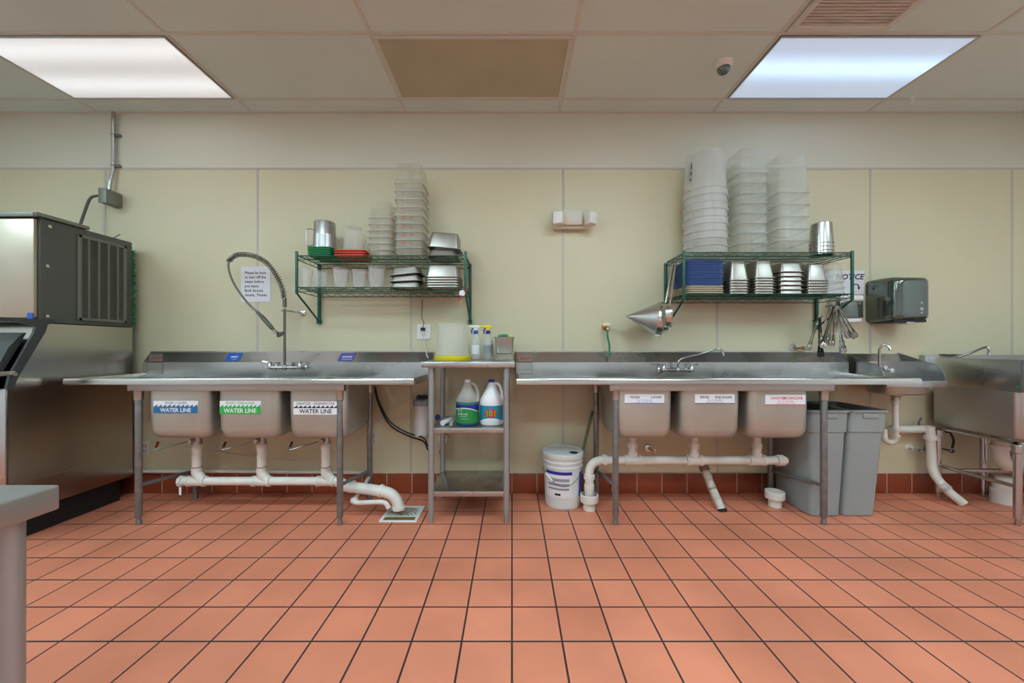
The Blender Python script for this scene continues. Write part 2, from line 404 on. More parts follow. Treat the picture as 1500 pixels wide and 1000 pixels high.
# ------------------------------------------------------------------ ice machine and its bin
SX = -3.02
t = thing('ice_bin', 'tall brushed steel ice storage bin with black slanted door, under the ice maker', 'ice bin', (-3.4, 2.7, 0))
b = B(); b.prism([(3.02, .178), (3.02, 1.352), (2.47, 1.352), (2.275, .97), (2.275, .178)], -3.80, SX); b.build('cabinet', 'bin_steel', t)
B().box((-3.79, 2.262, .178), (SX-.001, 2.274, .95), .003).build('front_trim', 'steel', t)
B().box((-3.74, 2.34, 0), (SX-.06, 2.98, .176)).build('base', 'kick', t)
b = B(); b.prism([(2.49, 1.378), (2.49, 1.357), (2.455, 1.345), (2.445, 1.30), (2.31, 1.02), (2.285, .945), (2.255, .95), (2.27, 1.03), (2.385, 1.29), (2.395, 1.335), (2.30, 1.352), (2.16, 1.356), (2.16, 1.374)], SX+.0008, SX+.018)
d = b.build('door', 'doorgrey', t)
b = B(); b.prism([(2.36, 1.28), (2.30, 1.20), (2.25, 1.08), (2.235, .95), (2.25, .95), (2.265, 1.03), (2.385, 1.29)], -3.78, SX-.03); b.build('door_panel', 'doorgrey', d)
b = B(); b.box((SX+.012, 2.20, ZZ(551, 2.23)), (SX+.022, 2.292, ZZ(544, 2.23)), .002); b.cyl((SX+.012, 2.285, ZZ(548, 2.285)), (SX+.03, 2.285, ZZ(548, 2.285)), .012); b.build('hinge_bracket', 'bright', d)
b = B(); b.box((SX-.0005, 2.27, .36), (SX+.0015, 3.019, .363)); b.build('seam_line', 'steel', t)

t = thing('ice_maker', 'dark grey ice maker with louvred side grille, on top of the steel bin', 'ice maker', (-3.4, 2.7, 1.356))
b = B(); b.box((-3.78, 2.43, 1.357), (SX, 3.02, 2.03), .006); b.build('housing', 'darkgrey', t)
M['warmsteel'] = mat('warm_front_steel', (190,178,160), .38, 1, vary=.12, vscale=3)
b = B(); b.box((-3.775, 2.405, 1.385), (SX-.012, 2.431, 2.018), .008); b.build('front_panel', 'warmsteel', t)
b = B(); b.box((-3.80, 2.395, 2.032), (SX+.018, 2.70, 2.056), .004); b.box((-3.79, 2.385, 2.022), (SX+.01, 2.405, 2.05), .004); b.build('lid', 'boxgrey', t)
gy0, gy1, gz0, gz1 = 2.635, 2.965, 1.385, 1.985
b = B()
for a in (((gy0, gz0), (gy1, gz0+.022)), ((gy0, gz1-.022), (gy1, gz1)), ((gy0, gz0), (gy0+.022, gz1)), ((gy1-.022, gz0), (gy1, gz1))):
    b.box((SX+.0005, a[0][0], a[0][1]), (SX+.013, a[1][0], a[1][1]), .002, 1)
g = b.build('grille', 'grille', t)
b = B()
for k in range(56):
    z = gz0+.03+k*(gz1-gz0-.06)/55
    b.box((SX+.004, gy0+.02, z-.0022), (SX+.011, gy1-.02, z+.0022), rot=Matrix.Rotation(.4, 3, 'Y'))
for k in range(1, 5):
    y = gy0+k*(gy1-gy0)/5; b.box((SX+.003, y-.006, gz0+.02), (SX+.0125, y+.006, gz1-.02))
b.build('louvres', 'grille', g)
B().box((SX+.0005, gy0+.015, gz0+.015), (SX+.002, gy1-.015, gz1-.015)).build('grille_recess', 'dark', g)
b = B()
for (y, z) in ((2.475, 1.985), (2.462, 1.725), (2.462, 1.40)): b.cyl((SX, y, z), (SX+.008, y, z), .011, seg=10)
b.build('screws', 'bright', t)
b = B()
for k in range(70):
    z = 1.37+random.random()*.6; y = 3.02+random.uniform(0, .012); x = SX+random.uniform(-.002, .006)
    b.tube([(x-.01, y, z), (x+.004+random.uniform(0, .012), y+random.uniform(-.004, .012), z+random.uniform(-.02, .02))], .0028, 4)
b.box((-3.7, 3.021, 1.37), (SX-.002, 3.035, 1.97), .003)
b.build('green_fuzz', 'fuzz_green', t, 'fuzzy green strip on the back edge')  # ragged green strands on a flat strip
b = B(); b.cyl((SX-.03, 2.90, 2.03), (SX-.025, 2.95, 2.075), .003, seg=6); b.build('stray_wire', 'black', t)
b = B(); b.box((XX(39, 2.4), 2.402, ZZ(470, 2.4)), (XX(47, 2.4), 2.405, ZZ(458, 2.4))); b.build('sticker', 'blue', t, 'small blue sticker')

# junction box, conduit, power cable
jc = P(152, 289, 3.05)
t = thing('junction_box', 'grey metal electrical box on the wall above the ice maker', 'electrical box', (jc.x, WALL, jc.z))
jx0, jx1 = XX(145, 3.0), XX(167, 3.05); jz0, jz1 = ZZ(299, 3.03), ZZ(278, 3.03)
B().box((jx0, 3.0, jz0), (jx1, WALL, jz1), .008).build('box', 'boxgrey', t)
B().box((jx0-.0, 2.992, jz0-.002), (jx1, 3.0, jz1+.002), .003).build('cover', 'boxgrey', t)
b = B(); b.cyl((jx0-.03, 3.045, jc.z+.01), (jx0, 3.045, jc.z+.01), .022); b.build('cable_gland', 'black', t)
b = B(); b.cyl((jc.x+.01, 3.08, jz1), (jc.x+.01, 3.08, jz1+.02), .018); b.build('conduit_fitting', 'steel', t)
t = thing('conduit', 'thin silver metal conduit running from the ceiling to the grey box', 'conduit', (jc.x+.02, 3.09, 2.9))
cx = jc.x+.03
pts = smooth([(cx+.0, 3.095, CEIL-.005), (cx, 3.095, 2.75), (cx, 3.095, 2.66), (cx-.012, 3.085, 2.56), (cx-.02, 3.08, jz1+.02)], 5)
B().tube(pts, .0125, 12).build('tube', 'steel', t)
for z in (2.93, 2.68):
    b = B(); b.box((cx-.018, 3.10, z-.010), (cx+.045, WALL, z+.010), .002); b.cyl((cx+.034, 3.09, z), (cx+.034, 3.12, z), .007, seg=8); b.tube(arc((cx, 3.095, z), .0145, 0, 2*PI, 12, (1, 0, 0), (0, 1, 0)), .0022, 5); b.build('strap', 'galv', t)
a = Vector((jx0-.03, 3.045, jc.z+.01))
cb = B().tube(smooth([a, a+Vector((-.04, 0, 0)), (a.x-.075, 3.03, a.z-.03), (a.x-.085, 3.0, a.z-.15), (a.x-.07, 2.93, 2.045)], 6), .010, 8).build('power_cable', 'darkgrey')
tag(cb, 'grey power cable looping from the electrical box down to the ice maker', 'cable')

# ------------------------------------------------------------------ three compartment sinks
def leg(b, x, y, z1):
    b.lathe([(.008, 0), (.016, .004), (.017, .02), (.013, .035), (.017, .05), (.0205, .055), (.0205, z1)], (x, y, 0), seg=18)
def sink(x0, x1, bowls, legs, yf=2.50, label='', splash=True, ax=None):
    t = thing('compartment_sink', label, 'sink', ((x0+x1)/2, 2.8, 0))
    ax0, ax1 = ax
    yb = 3.03; zd = .953; zr = .995
    b = B()                                                         # deck strips round the bowls
    by0, by1 = 2.585, 2.98
    b.box((x0, yf+.02, zd-.003), (x1, by0, zd)); b.box((x0, by1, zd-.003), (x1, yb+.003, zd))
    xs = [x0]+[v for q in bowls for v in q]+[x1]
    for k in range(0, len(xs), 2): b.box((xs[k], by0, zd-.0031), (xs[k+1], by1, zd+.0001))
    b.build('drainboard', 'steel', t)
    b = B()                                                         # rolled rim, front and both ends
    pr = [(0, zd), (0, zr-.014), (-.006, zr-.004), (-.016, zr), (-.03, zr-.004), (-.036, zr-.016), (-.034, zr-.04), (-.028, zr-.04), (-.03, zr-.017), (-.022, zr-.007), (-.012, zr-.007), (-.004, zr-.016), (-.004, zd)]
    b.prism([(yf+.024+u, v) for u, v in pr], x0-.0, x1+.0)
    for xe, sg in ((x0, -1), (x1, 1)):
        b.loft([[(xe-sg*.0+sg*(-u-.036)*1.0, y, v) for u, v in pr] for y in (yf+.0, yb)])
    b.build('rolled_rim', 'bright', t)
    b = B()                                                         # backsplash with a sloping ledge back to the wall
    b.prism([(yb, zd), (yb, 1.078), (3.095, 1.158), (3.095, 1.167), (WALL-.001, 1.167), (WALL-.001, 1.164), (3.099, 1.164), (3.099, 1.156), (yb+.004, 1.075), (yb+.004, zd)], x0, x1)
    for xe in (x0, x1-.003): b.prism([(yb, zd), (yb, 1.078), (3.095, 1.158), (WALL-.001, 1.158), (WALL-.001, zd)], xe, xe+.003)
    b.build('backsplash', 'steel', t)
    b = B(); b.box((ax0, 2.540, .905), (ax1, 2.552, zd-.004), .002); b.box((ax0, 2.552, .905), (ax0+.004, yb, zd-.004)); b.box((ax1-.004, 2.552, .905), (ax1, yb, zd-.004))
    b.build('apron', 'steel_dull', t)
    bl = []
    for (u0, u1) in bowls:
        cx = (u0+u1)/2; W = u1-u0; D = by1-by0+.04
        R = []
        def a(z, w, d, r): R.append(rr(w, d, r, z, 6, cx, (by0+by1)/2-.01))
        a(.575, W-.17, D-.17, .01); a(.576, W-.10, D-.10, .04); a(.586, W-.045, D-.045, .06); a(.605, W-.016, D-.016, .07); a(.64, W-.004, D-.004, .055); a(.80, W, D, .05); a(zd-.004, W+.008, D+.008, .06)
        a(zd-.004, W+.002, D+.002, .06); a(.80, W-.006, D-.006, .05); a(.64, W-.01, D-.01, .055); a(.609, W-.022, D-.022, .07); a(.590, W-.05, D-.05, .06); a(.580, W-.1, D-.1, .04); a(.579, W-.17, D-.17, .01)
        o = B().loft(R).build('bowl', 'bowl', t); bl.append((o, cx, W, (by0+by1)/2-.01-D/2))
    for (x, y) in legs:
        b = B(); leg(b, x, y, .90); lg = b.build('leg', 'galv', t)
        B().lathe([(.0215, .84), (.026, .845), (.027, .905), (.032, .912)], (x, y, 0), seg=18).build('leg_socket', 'steel_dull', lg)
    for k in (0, 2):
        a_, c_ = legs[k], legs[k+1]
        B().cyl((a_[0], a_[1], .265), (c_[0], c_[1], .225), .0125).build('cross_brace', 'galv', t)
    return t, bl
sL, bowlsL = sink(-2.945, -.645, [(-2.462, -2.05), (-1.99, -1.575), (-1.512, -1.115)], [(-2.524, 2.566), (-2.50, 3.0), (-1.163, 2.566), (-1.125, 3.0)],
    label='left three-bowl stainless steel sink with water line stickers on its bowls', ax=(-2.575, -1.125))
sR, bowlsR = sink(.03, 2.69, [(.695, 1.085), (1.14, 1.545), (1.60, 2.01)], [(.70, 2.566), (.665, 3.0), (2.108, 2.566), (2.045, 3.0)],
    label='long three-bowl stainless steel sink on the right, with wash, rinse and sanitize stickers', ax=(.655, 2.16))

# drains of the bowls: strainer cups and lever wastes are parts of the left sink, plain cups on the right
for i, (o, cx, W, yf) in enumerate(bowlsL):
    y = 2.78
    b = B(); b.lathe([(.045, .577), (.045, .57), (.030, .56), (.030, .50), (.034, .50), (.034, .485)], (cx-.05, y, 0), seg=20)
    b.lathe([(.018, -.02), (.020, 0), (.014, .03)], (cx-.055, y-.035, .525), (0, -1, 0), 12)
    dr = b.build('drain_cup', 'steel_dull', sL)
    b = B(); p0 = Vector((cx-.06, y-.06, .525)); p1 = p0+Vector((-.19, -.05, -.05)); b.tube([p0, p1, p1+Vector((-.01, 0, .01)), p1+Vector((.003, 0, .025))], .004, 6); lv = b.build('drain_lever', 'darkchrome', sL)
    b = B(); q = p1+Vector((.003, 0, .022)); b.tube([q, q+Vector((.014, 0, .034))], .0085, 8); b.build('lever_grip', 'red' if i == 0 else 'black', lv)
for (o, cx, W, yf) in bowlsR:
    B().lathe([(.05, .577), (.05, .57), (.034, .555), (.03, .54)], (cx, 2.80, 0), seg=20).build('drain_cup', 'steel_dull', sR)

def decal(bowl, px0, px1, py0, py1, kind):
    o, cx, W, yf = bowl; Y = yf-.0015
    x0, x1, z0, z1 = XX(px0, Y), XX(px1, Y), ZZ(py1, Y), ZZ(py0, Y); h = z1-z0; w = x1-x0
    d = B().box((x0, Y-.001, z0), (x1, yf+.004, z1)).build('sticker', 'paper', o, {'blue': 'blue and white water line sticker', 'green': 'green and white water line sticker', 'black': 'black and white water line sticker'}.get(kind[0], 'white sticker with printed words'))
    c = {'blue': 'bluedecal', 'green': 'greendecal', 'black': 'paper'}.get(kind[0])
    if c:
        B().box((x0, Y-.0016, z0), (x1, Y-.0008, z0+h*.52)).build('colour_band', c, d)
        b = B(); n = 10; ik = 'ink' if kind[0] == 'black' else c
        for k in range(n):
            xa = x0+w*k/n; xb = x0+w*(k+.9)/n; q = z0+h*.52
            b.prism([(xa, q), (xb, q), (xb, q+h*.2), (xb-w/n*.35, q+h*.12)], Y-.0016, Y-.0008, 'y')
        b.build('waves', ik, d)
        text('WATER LINE', ((x0+x1)/2, Y-.0018, z0+h*.1), h*.46, 'ink' if kind[0] == 'black' else 'paper', d, align='CENTER', bold=.02, sx=.95)
        text(kind[1], ((x0+x1)/2, Y-.0012, z0+h*.76), h*.26, ik, d, align='CENTER', bold=.01)
        if kind[0] == 'black': B().box((x0, Y-.0016, z0+h*.5), (x1, Y-.0009, z0+h*.56)).build('line', 'ink', d)
    else:
        a, b2, ik, ik2 = kind[1:]
        text(a, (x0+w*.13, Y-.0012, z0+h*.55), h*.36, ik, d, bold=.015); text(b2, (x1-w*.07, Y-.0012, z0+h*.55), h*.36, ik, d, align='RIGHT', bold=.015)
        text('FILL TO THIS LINE', ((x0+x1)/2, Y-.0012, z0+h*.3), h*.19, ik2, d, align='CENTER')
        text('LLENAR HASTA ESTA LINEA', ((x0+x1)/2, Y-.0012, z0+h*.1), h*.15, ik2, d, align='CENTER')
        B().box((x0, Y-.0015, z0), (x1, Y-.0008, z0+h*.06)).build('line', ik2, d)
decal(bowlsL[0], 225, 290, 587, 605, ('blue', 'WASH • LAVAR'))
decal(bowlsL[1], 322, 382, 587, 606, ('green', 'RINSE • ENJUAGAR'))
decal(bowlsL[2], 430, 495, 588, 607, ('black', 'SANITIZE • DESINFECTAR'))
decal(bowlsR[0], 915, 973, 577, 591, ('w', 'WASH', 'LAVAR', 'ink', 'blue'))
decal(bowlsR[1], 1018, 1076, 577, 591, ('w', 'RINSE', 'ENJUAGAR', 'ink', 'ink'))
decal(bowlsR[2], 1121, 1180, 578, 593, ('w', 'SANITIZE', 'HIGIENIZAR', 'redprint', 'redprint'))
def ledge(px, s):        # a point on the sloping ledge, s = 0 front .. 1 back
    y = 3.03+.065*s-.0012; z = 1.078+.08*s+.001
    return Vector((XX(px, y), y, z))
def ledge_sticker(px0, px1, m, word, par, lab, s0=.12, s1=.88):
    sh = 6
    b = B().quad([ledge(px0, s0), ledge(px1-sh, s0), ledge(px1, s1), ledge(px0+sh, s1)], .0008)
    o = b.build('sticker', m, par, lab)
    if word:
        up = ledge(0, 1)-ledge(0, 0); up.x = 0
        p = ledge((px0+px1)/2, s0+.42*(s1-s0)); n = Vector((0, -.78, .63))*.0012
        text(word, p+n, .021, 'paper', o, uy=up, align='CENTER', bold=.03, sk=.25, sx=.9)
        text('LAVAR' if word == 'WASH' else 'DESINFECTAR', ledge((px0+px1)/2, s0+.12*(s1-s0))+n, .013, 'paper', o, uy=up, align='CENTER', sk=.25)
    return o
ledge_sticker(329, 356, 'blue', 'WASH', sL, 'blue wash sticker on the ledge')
ledge_sticker(494, 522, 'purple', 'SANITIZE', sL, 'purple sanitize sticker on the ledge')
def maker_plate(px, par, word):
    x = XX(px, 3.03); Y = 3.03
    o = B().box((x, Y-.0015, .985), (x+.125, Y-.0002, 1.078)).build('maker_plate', 'steel_dull', par, 'small printed maker plate')
    b = B()
    for a in (((x, .985), (x+.125, .988)), ((x, 1.076), (x+.125, 1.079)), ((x, .985), (x+.002, 1.079)), ((x+.123, .985), (x+.125, 1.079)), ((x, 1.02), (x+.125, 1.022))): b.box((a[0][0], Y-.0022, a[0][1]), (a[1][0], Y-.001, a[1][1]))
    b.build('plate_outline', 'darkgrey', o)
    up = Vector((0, .065, .08)); p = ledge(px+4, .25)
    B().quad([ledge(px+2, .1), ledge(px+22, .1), ledge(px+22, .85), ledge(px+2, .85)], .0006).build('plate_top', 'steel_dull', o)
    text(word, p+Vector((0, -.001, .001)), .03, 'redprint', o, uy=up, bold=.03, sk=.3)
maker_plate(216, sL, 'JANUS'); maker_plate(757, sR, 'JANUS')

# ------------------------------------------------------------------ faucets
def faucet_body(t, cx, z, Y, half, yw=3.03):
    b = B()
    b.tube([(cx-half, Y, z), (cx+half, Y, z)], .010, 12); b.lathe([(.016, -.018), (.018, 0), (.016, .018)], (cx, Y, z), seg=14)
    for s in (-1, 1):
        b.cyl((cx+s*half, yw, z), (cx+s*half, Y-.012, z), .014); b.lathe([(.026, 0), (.026, .006), (.018, .012)], (cx+s*half, yw, z), (0, -1, 0), 16)
    b.build('faucet_body', 'chrome', t)
    for s in (-1, 1):
        b = B(); b.lathe([(.016, -.012), (.018, 0), (.015, .02), (.011, .03), (.014, .034), (.014, .044), (.006, .05)], (cx+s*half, Y, z), seg=14)
        d = Vector((-.048, -.012, .006)) if s < 0 else Vector((.04, -.02, .008))
        q = Vector((cx+s*half, Y, z+.04)); b.tube([q, q+d*.5, q+d], [.005, .005, .009], 8); b.build('faucet_handle', 'chrome', t)
fz = ZZ(538, 2.97)
t = thing('prerinse_faucet', 'tall pre-rinse spray faucet with coiled spring hose over the left sink', 'faucet', (XX(416, 2.97), 3.0, fz))
cx = XX(417, 2.97); faucet_body(t, cx, fz, 2.97, .117)
zt = ZZ(452, 2.97)
B().tube([(cx, 2.97, fz), (cx, 2.97, zt)], .0095, 12).build('riser', 'darkchrome', t)
B().lathe([(.013, 0), (.014, .01), (.013, .02), (.014, .03), (.013, .04), (.014, .05), (.013, .06), (.014, .07), (.010, .078)], (cx, 2.97, ZZ(450, 2.97)), seg=14).build('riser_collar', 'chrome_hose', t)
b = B(); bz = ZZ(455, 2.97); b.tube([(cx-.02, 2.96, bz), (cx+.01, 2.975, bz), (cx+.06, WALL-.018, bz-.005)], .0065, 8); b.lathe([(.026, 0), (.024, .008), (.01, .014)], (cx+.062, WALL-.002, bz-.006), (0, -1, 0), 16); b.build('wall_bracket', 'chrome', t)
hp = [(416, 436), (413, 420), (405, 403), (393, 387), (378, 377), (360, 372.5), (345, 374), (336, 382), (335, 394), (341, 412), (352, 430), (365, 446), (377, 457)]
hp = smooth([P(x, y, 2.97-.012*i) for i, (x, y) in enumerate(hp)], 8)
B().tube(hp, .0075, 10).build('hose', 'chrome_hose', t)
def coil(path, r, wire, turns, seg=5):
    n = len(path); out = []; steps = turns*10
    u = Vector((0, 1, 0))
    for k in range(steps+1):
        f = k/steps*(n-1); i = min(int(f), n-2); p = path[i].lerp(path[i+1], f-i); tg = (path[i+1]-path[i]).normalized()
        u = (u-tg*u.dot(tg)).normalized(); v = tg.cross(u); a = 2*PI*k/10
        out.append(p+(u*math.cos(a)+v*math.sin(a))*r)
    return B().tube(out, wire, seg)
coil(hp[:58], .0175, .0030, 40).build('spring', 'darkchrome', t)
b = B(); b.cyl(hp[-1], P(382, 462, 2.82), .012); b.tube([P(381, 461, 2.82), P(384, 464, 2.82), P(398, 480, 2.82), P(401, 483, 2.82)], [.011, .016, .015, .011], 12); g = b.build('spray_grip', 'darkgrey', t)
b = B(); b.tube([P(399, 482, 2.82), P(407, 488, 2.82)], [.010, .012], 10); b.tube(arc(P(401, 486, 2.80), .014, 0, 2*PI, 12), .002, 5)
b.build('spray_neck', 'chrome', t)
b = B(); c = P(411, 489, 2.82); b.lathe([(.012, .012), (.03, .004), (.031, -.006), (.024, -.012)], c, (-.35, -.5, .8), 18); b.build('spray_head', 'darkgrey', t)

t = thing('sink_faucet', 'chrome wall faucet with long swing spout over the right three-bowl sink', 'faucet', (XX(993, 2.97), 3.0, fz))
cx = XX(993, 2.97); faucet_body(t, cx, ZZ(542, 2.97), 2.97, .11)
pts = smooth([P(993, 540, 2.965), P(994, 529, 2.96), P(1002, 524, 2.95), P(1025, 518.5, 2.90), P(1050, 511, 2.84), P(1057, 512, 2.83), P(1060, 521, 2.825)], 5)
B().tube(pts, .0078, 12).build('spout', 'chrome', t)
t = thing('gooseneck_faucet', 'small chrome gooseneck faucet over the little hand sink', 'faucet', (XX(1289, 3.03), 3.02, 1.1))
pts = [P(1288, 548, 3.0), P(1288, 520, 2.99)]+[P(1288+8+8*math.cos(a), 514-9*math.sin(a), 2.985-.02*(PI-a)) for a in [PI-k*PI*.95/8 for k in range(9)]]
B().tube(smooth(pts, 3), .009, 12).build('spout', 'chrome', t)
b = B(); c = P(1297, 541, 3.0); b.lathe([(.03, 0), (.03, .006), (.018, .012), (.018, .03)], (c.x, 3.045, c.z), (0, -1, 0), 16)
b.tube([(c.x-.02, 2.99, c.z), (c.x+.02, 2.985, c.z-.004)], .012, 10); b.build('faucet_body', 'chrome', t)
for dx, dz in ((-.022, .01), (.03, -.012)):
    b = B(); b.lathe([(.008, 0), (.008, .012), (.018, .015), (.018, .028), (.01, .03)], (c.x+dx, 3.0, c.z+dz), (0, -1, .2), 8); b.build('faucet_handle', 'chrome', t)

# ------------------------------------------------------------------ hand sink
hx0, hx1, hy0 = 2.725, 3.165, 2.765
t = thing('hand_sink', 'small wall-hung steel hand sink with curved side splashes right of the long sink', 'sink', (2.94, 2.9, .94))
b = B()
b.box((hx0, hy0, .925), (hx0+.05, 3.06, .945)); b.box((hx1-.05, hy0, .925), (hx1, 3.06, .945)); b.box((hx0+.05, hy0, .925), (hx1-.05, hy0+.05, .945)); b.box((hx0+.05, 3.0, .925), (hx1-.05, 3.06, .945))
b.box((hx0, hy0-.006, .905), (hx1, hy0, .952), .003); b.build('deck', 'steel', t)
b = B(); W, D = hx1-hx0-.09, .22
R = []
for z, q in ((.835, .14), (.838, .06), (.85, .02), (.88, 0), (.925, -.01), (.9251, .01), (.88, .012), (.852, .03), (.842, .07), (.84, .14)): R.append(rr(W-q, D-q, .07, z, 5, (hx0+hx1)/2, 2.91))
b.loft(R); b.build('bowl', 'bowl', t)
b = B(); b.prism([(3.045, .925), (3.045, 1.085), (3.105, 1.145), (WALL-.001, 1.145), (WALL-.001, 1.14), (3.107, 1.14), (3.05, 1.082), (3.05, .925)], hx0, hx1); b.build('backsplash', 'steel', t)
for x in (hx0-.004, hx1):
    prf = [(3.118, .92), (3.118, 1.155)]+[(3.118-.24*k/5, 1.155-.075*k/5) for k in range(1, 6)]+[(2.878-.1*math.sin(a), .985+.095*math.cos(a)) for a in [k*PI/2/6 for k in range(1, 7)]]+[(hy0, .92)]
    b = B(); b.prism(prf, x, x+.004); b.build('side_splash', 'steel', t)
B().lathe([(.04, .836), (.04, .828), (.028, .815), (.026, .79)], (2.94, 2.91, 0), seg=16).build('drain_cup', 'steel_dull', t)

# ------------------------------------------------------------------ PVC drains
def ring(b, p, d, r, l):
    d = Vector(d).normalized(); p = Vector(p); b.cyl(p-d*l/2, p+d*l/2, r, seg=18)
pz = ZZ(703, 2.80); py = 2.78
t = thing('drain_pipe', 'white plastic drain line under the left sink bowls ending above the floor drain', 'pipe', (-1.8, py, pz))
xl = XX(262, py); xr = XX(500, py)
b = B(); b.cyl((xl+.03, py, pz), (xr, py, pz), .030, seg=18); b.build('main_pipe', 'pvc', t)
for (o, cx, W, yf) in bowlsL:
    b = B(); x = cx-.05; b.cyl((x, py, .485), (x, py, pz+.07), .031, seg=18); ring(b, (x, py, .475), (0, 0, 1), .036, .035); ring(b, (x, py, .40), (0, 0, 1), .034, .008); b.tube(smooth([(x, py, pz+.10), (x, py, pz+.06), (x+.035, py, pz+.012), (x+.05, py, pz)], 4), .034, 16)
    ring(b, (x, py, pz), (1, 0, 0), .035, .11); ring(b, (x+.055, py, pz), (1, 0, 0), .039, .018); ring(b, (x-.055, py, pz), (1, 0, 0), .039, .018); b.build('tee_fitting', 'pvc', t)
    b = B(); ring(b, (x, py, pz+.105), (0, 0, 1), .0325, .008); b.build('primer_mark', 'primer', t)
b = B(); b.tube([(xl+.03, py, pz), (xl+.01, py, pz), (xl, py, pz)], [.040, .040, .028], 8); b.build('end_plug', 'pvc', t)
b = B(); b.quad([(xl+.035, py-.041, pz-.03), (xl+.055, py-.041, pz-.03), (xl+.06, py-.05, pz-.085), (xl+.045, py-.05, pz-.08)], .001); b.build('tape_scrap', 'paper', t)
e0 = Vector((xr-.02, py, pz-.005)); 
dp = [e0, (xr+.045, py-.01, pz-.035), (xr+.10, py-.05, ZZ(714, 2.72)), (XX(563, 2.68), 2.68, ZZ(720, 2.68)), (XX(577, 2.68), 2.68, ZZ(727, 2.68)), (XX(583, 2.68), 2.68, ZZ(738, 2.68)), (XX(584, 2.68), 2.68, ZZ(746, 2.68))]
b = B(); b.tube(smooth(dp, 5), .038, 18); ring(b, (xr+.085, py-.04, ZZ(712.5, 2.73)), (1, -.3, -.12), .045, .03); ring(b, (XX(558, 2.68), 2.685, ZZ(719, 2.68)), (1, -.1, -.15), .044, .02); ring(b, (XX(584, 2.68), 2.68, ZZ(743, 2.68)), (0, 0, 1), .044, .02); b.build('outlet_elbow', 'pvc', t)
t = thing('condensate_pipe', 'thin white pipe running along the wall above the tile base', 'pipe', (-2.0, 3.09, .19))
zc = ZZ(690, 3.08)
b = B(); b.tube([P(196, 690, 3.08), P(300, 690, 3.08), P(538, 692, 3.08)], .014, 12); b.tube(smooth([P(536, 692, 3.08), P(544, 693, 3.05), P(540, 700, 2.98), P(531, 714, 2.80), P(523, 726, 2.74), P(517, 732, 2.72)], 4), .014, 12)
ring(b, P(542, 692, 3.06), (1, 0, 0), .018, .04); b.build('wall_run', 'pvc', t)
b = B(); q = [P(517, 733, 2.66), P(524, 736, 2.66), P(558, 735, 2.66), P(566, 738, 2.66), P(569, 744, 2.66)]; b.tube(smooth(q, 4), .0165, 12); b.lathe([(.02, -.02), (.024, 0), (.02, .02)], P(519, 733, 2.67), (1, 0, .0), 12); b.build('outlet_run', 'pvc', t)
t = thing('floor_drain', 'square off-white floor drain grate set in the tiles by the table', 'floor drain', (-.8, 2.73, 0))
fx0, fx1, fy0, fy1 = -.915, -.655, 2.60, 2.855
b = B()
for a in (((fx0, fy0), (fx1, fy0+.02)), ((fx0, fy1-.02), (fx1, fy1)), ((fx0, fy0+.02), (fx0+.02, fy1-.02)), ((fx1-.02, fy0+.02), (fx1, fy1-.02))): b.box((a[0][0], a[0][1], 0), (a[1][0], a[1][1], .006), .001, 1)
b.build('drain_rim', 'white', t)
b = B(); b.box((fx0+.02, fy0+.075, .0), (fx1-.02, fy1-.02, .004)); b.build('drain_plate', 'grate', t)
M['basin'] = mat('drain_basin', (112,96,60), .5, vary=.3, vscale=30)
B().box((fx0+.02, fy0+.02, 0), (fx1-.02, fy0+.075, .002)).build('drain_basin', 'basin', t)
b = B()
for r in (.035, .06, .085, .11, .135):
    pts = arc(((fx0+fx1)/2+.02, fy0+.08, .0046), r, .25, PI-.5, 12, (1, 0, 0), (0, 1, 0)); pts = [p for p in pts if fx0+.03 < p.x < fx1-.03 and p.y < fy1-.03]
    for p, q in zip(pts[:-1], pts[1:]):
        if (q-p).length < .05: b.tube([p, q], [.0038, .0038], 5)
b.build('drain_slots', 'basin', t)

pz2 = ZZ(674, 2.80); py2 = 2.80
t = thing('drain_pipe', 'white plastic drain line under the right sink bowls with elbow beside the bucket', 'pipe', (1.3, py2, pz2))
xa, xb = XX(885, py2), XX(1142, py2)
b = B(); b.cyl((xa, py2, pz2), (xb, py2, pz2), .031, seg=18); b.build('main_pipe', 'pvc', t)
for (o, cx, W, yf) in bowlsR:
    b = B(); b.cyl((cx, py2, .545), (cx, py2, pz2), .029, seg=18); ring(b, (cx, py2, .475), (0, 0, 1), .036, .04); ring(b, (cx, py2, pz2+.045), (0, 0, 1), .035, .03); ring(b, (cx, py2, pz2), (1, 0, 0), .036, .09); ring(b, (cx-.05, py2, pz2), (1, 0, 0), .040, .02); ring(b, (cx+.05, py2, pz2), (1, 0, 0), .040, .02); b.build('tee_fitting', 'pvc', t)
b = B(); ring(b, (xb+.0, py2, pz2), (1, 0, 0), .040, .05); b.cyl((xb+.02, py2, pz2), (xb+.05, py2, pz2), .034, .026, 8); b.build('end_plug', 'pvc', t)
el = [(xa+.03, py2, pz2), (xa-.01, py2, pz2)]+[(xa-.02-.09*math.sin(a), py2, pz2-.09+.09*math.cos(a)) for a in [k*PI/2/6 for k in range(1, 7)]]
ex = el[-1][0]
b = B(); b.tube(el+[(ex, py2, pz2-.15), (ex, py2, ZZ(730, 2.8))], .032, 18); ring(b, (xa, py2, pz2), (1, 0, 0), .041, .03); ring(b, (ex, py2, pz2-.12), (0, 0, 1), .041, .03); ring(b, (ex, py2, pz2-.20), (0, 0, 1), .037, .05); b.build('outlet_elbow', 'pvc', t)
def cup(px, Y, lab):
    x = XX(px, Y); R = [(.042, 0), (.044, .002), (.044, .055), (.064, .062), (.066, .07), (.066, .115), (.058, .117), (.058, .07), (.038, .06), (.036, .01)]
    o = B().lathe(R, (x, Y, 0), seg=28).build('floor_cup', 'pvc'); return tag(o, lab, 'drain fitting')
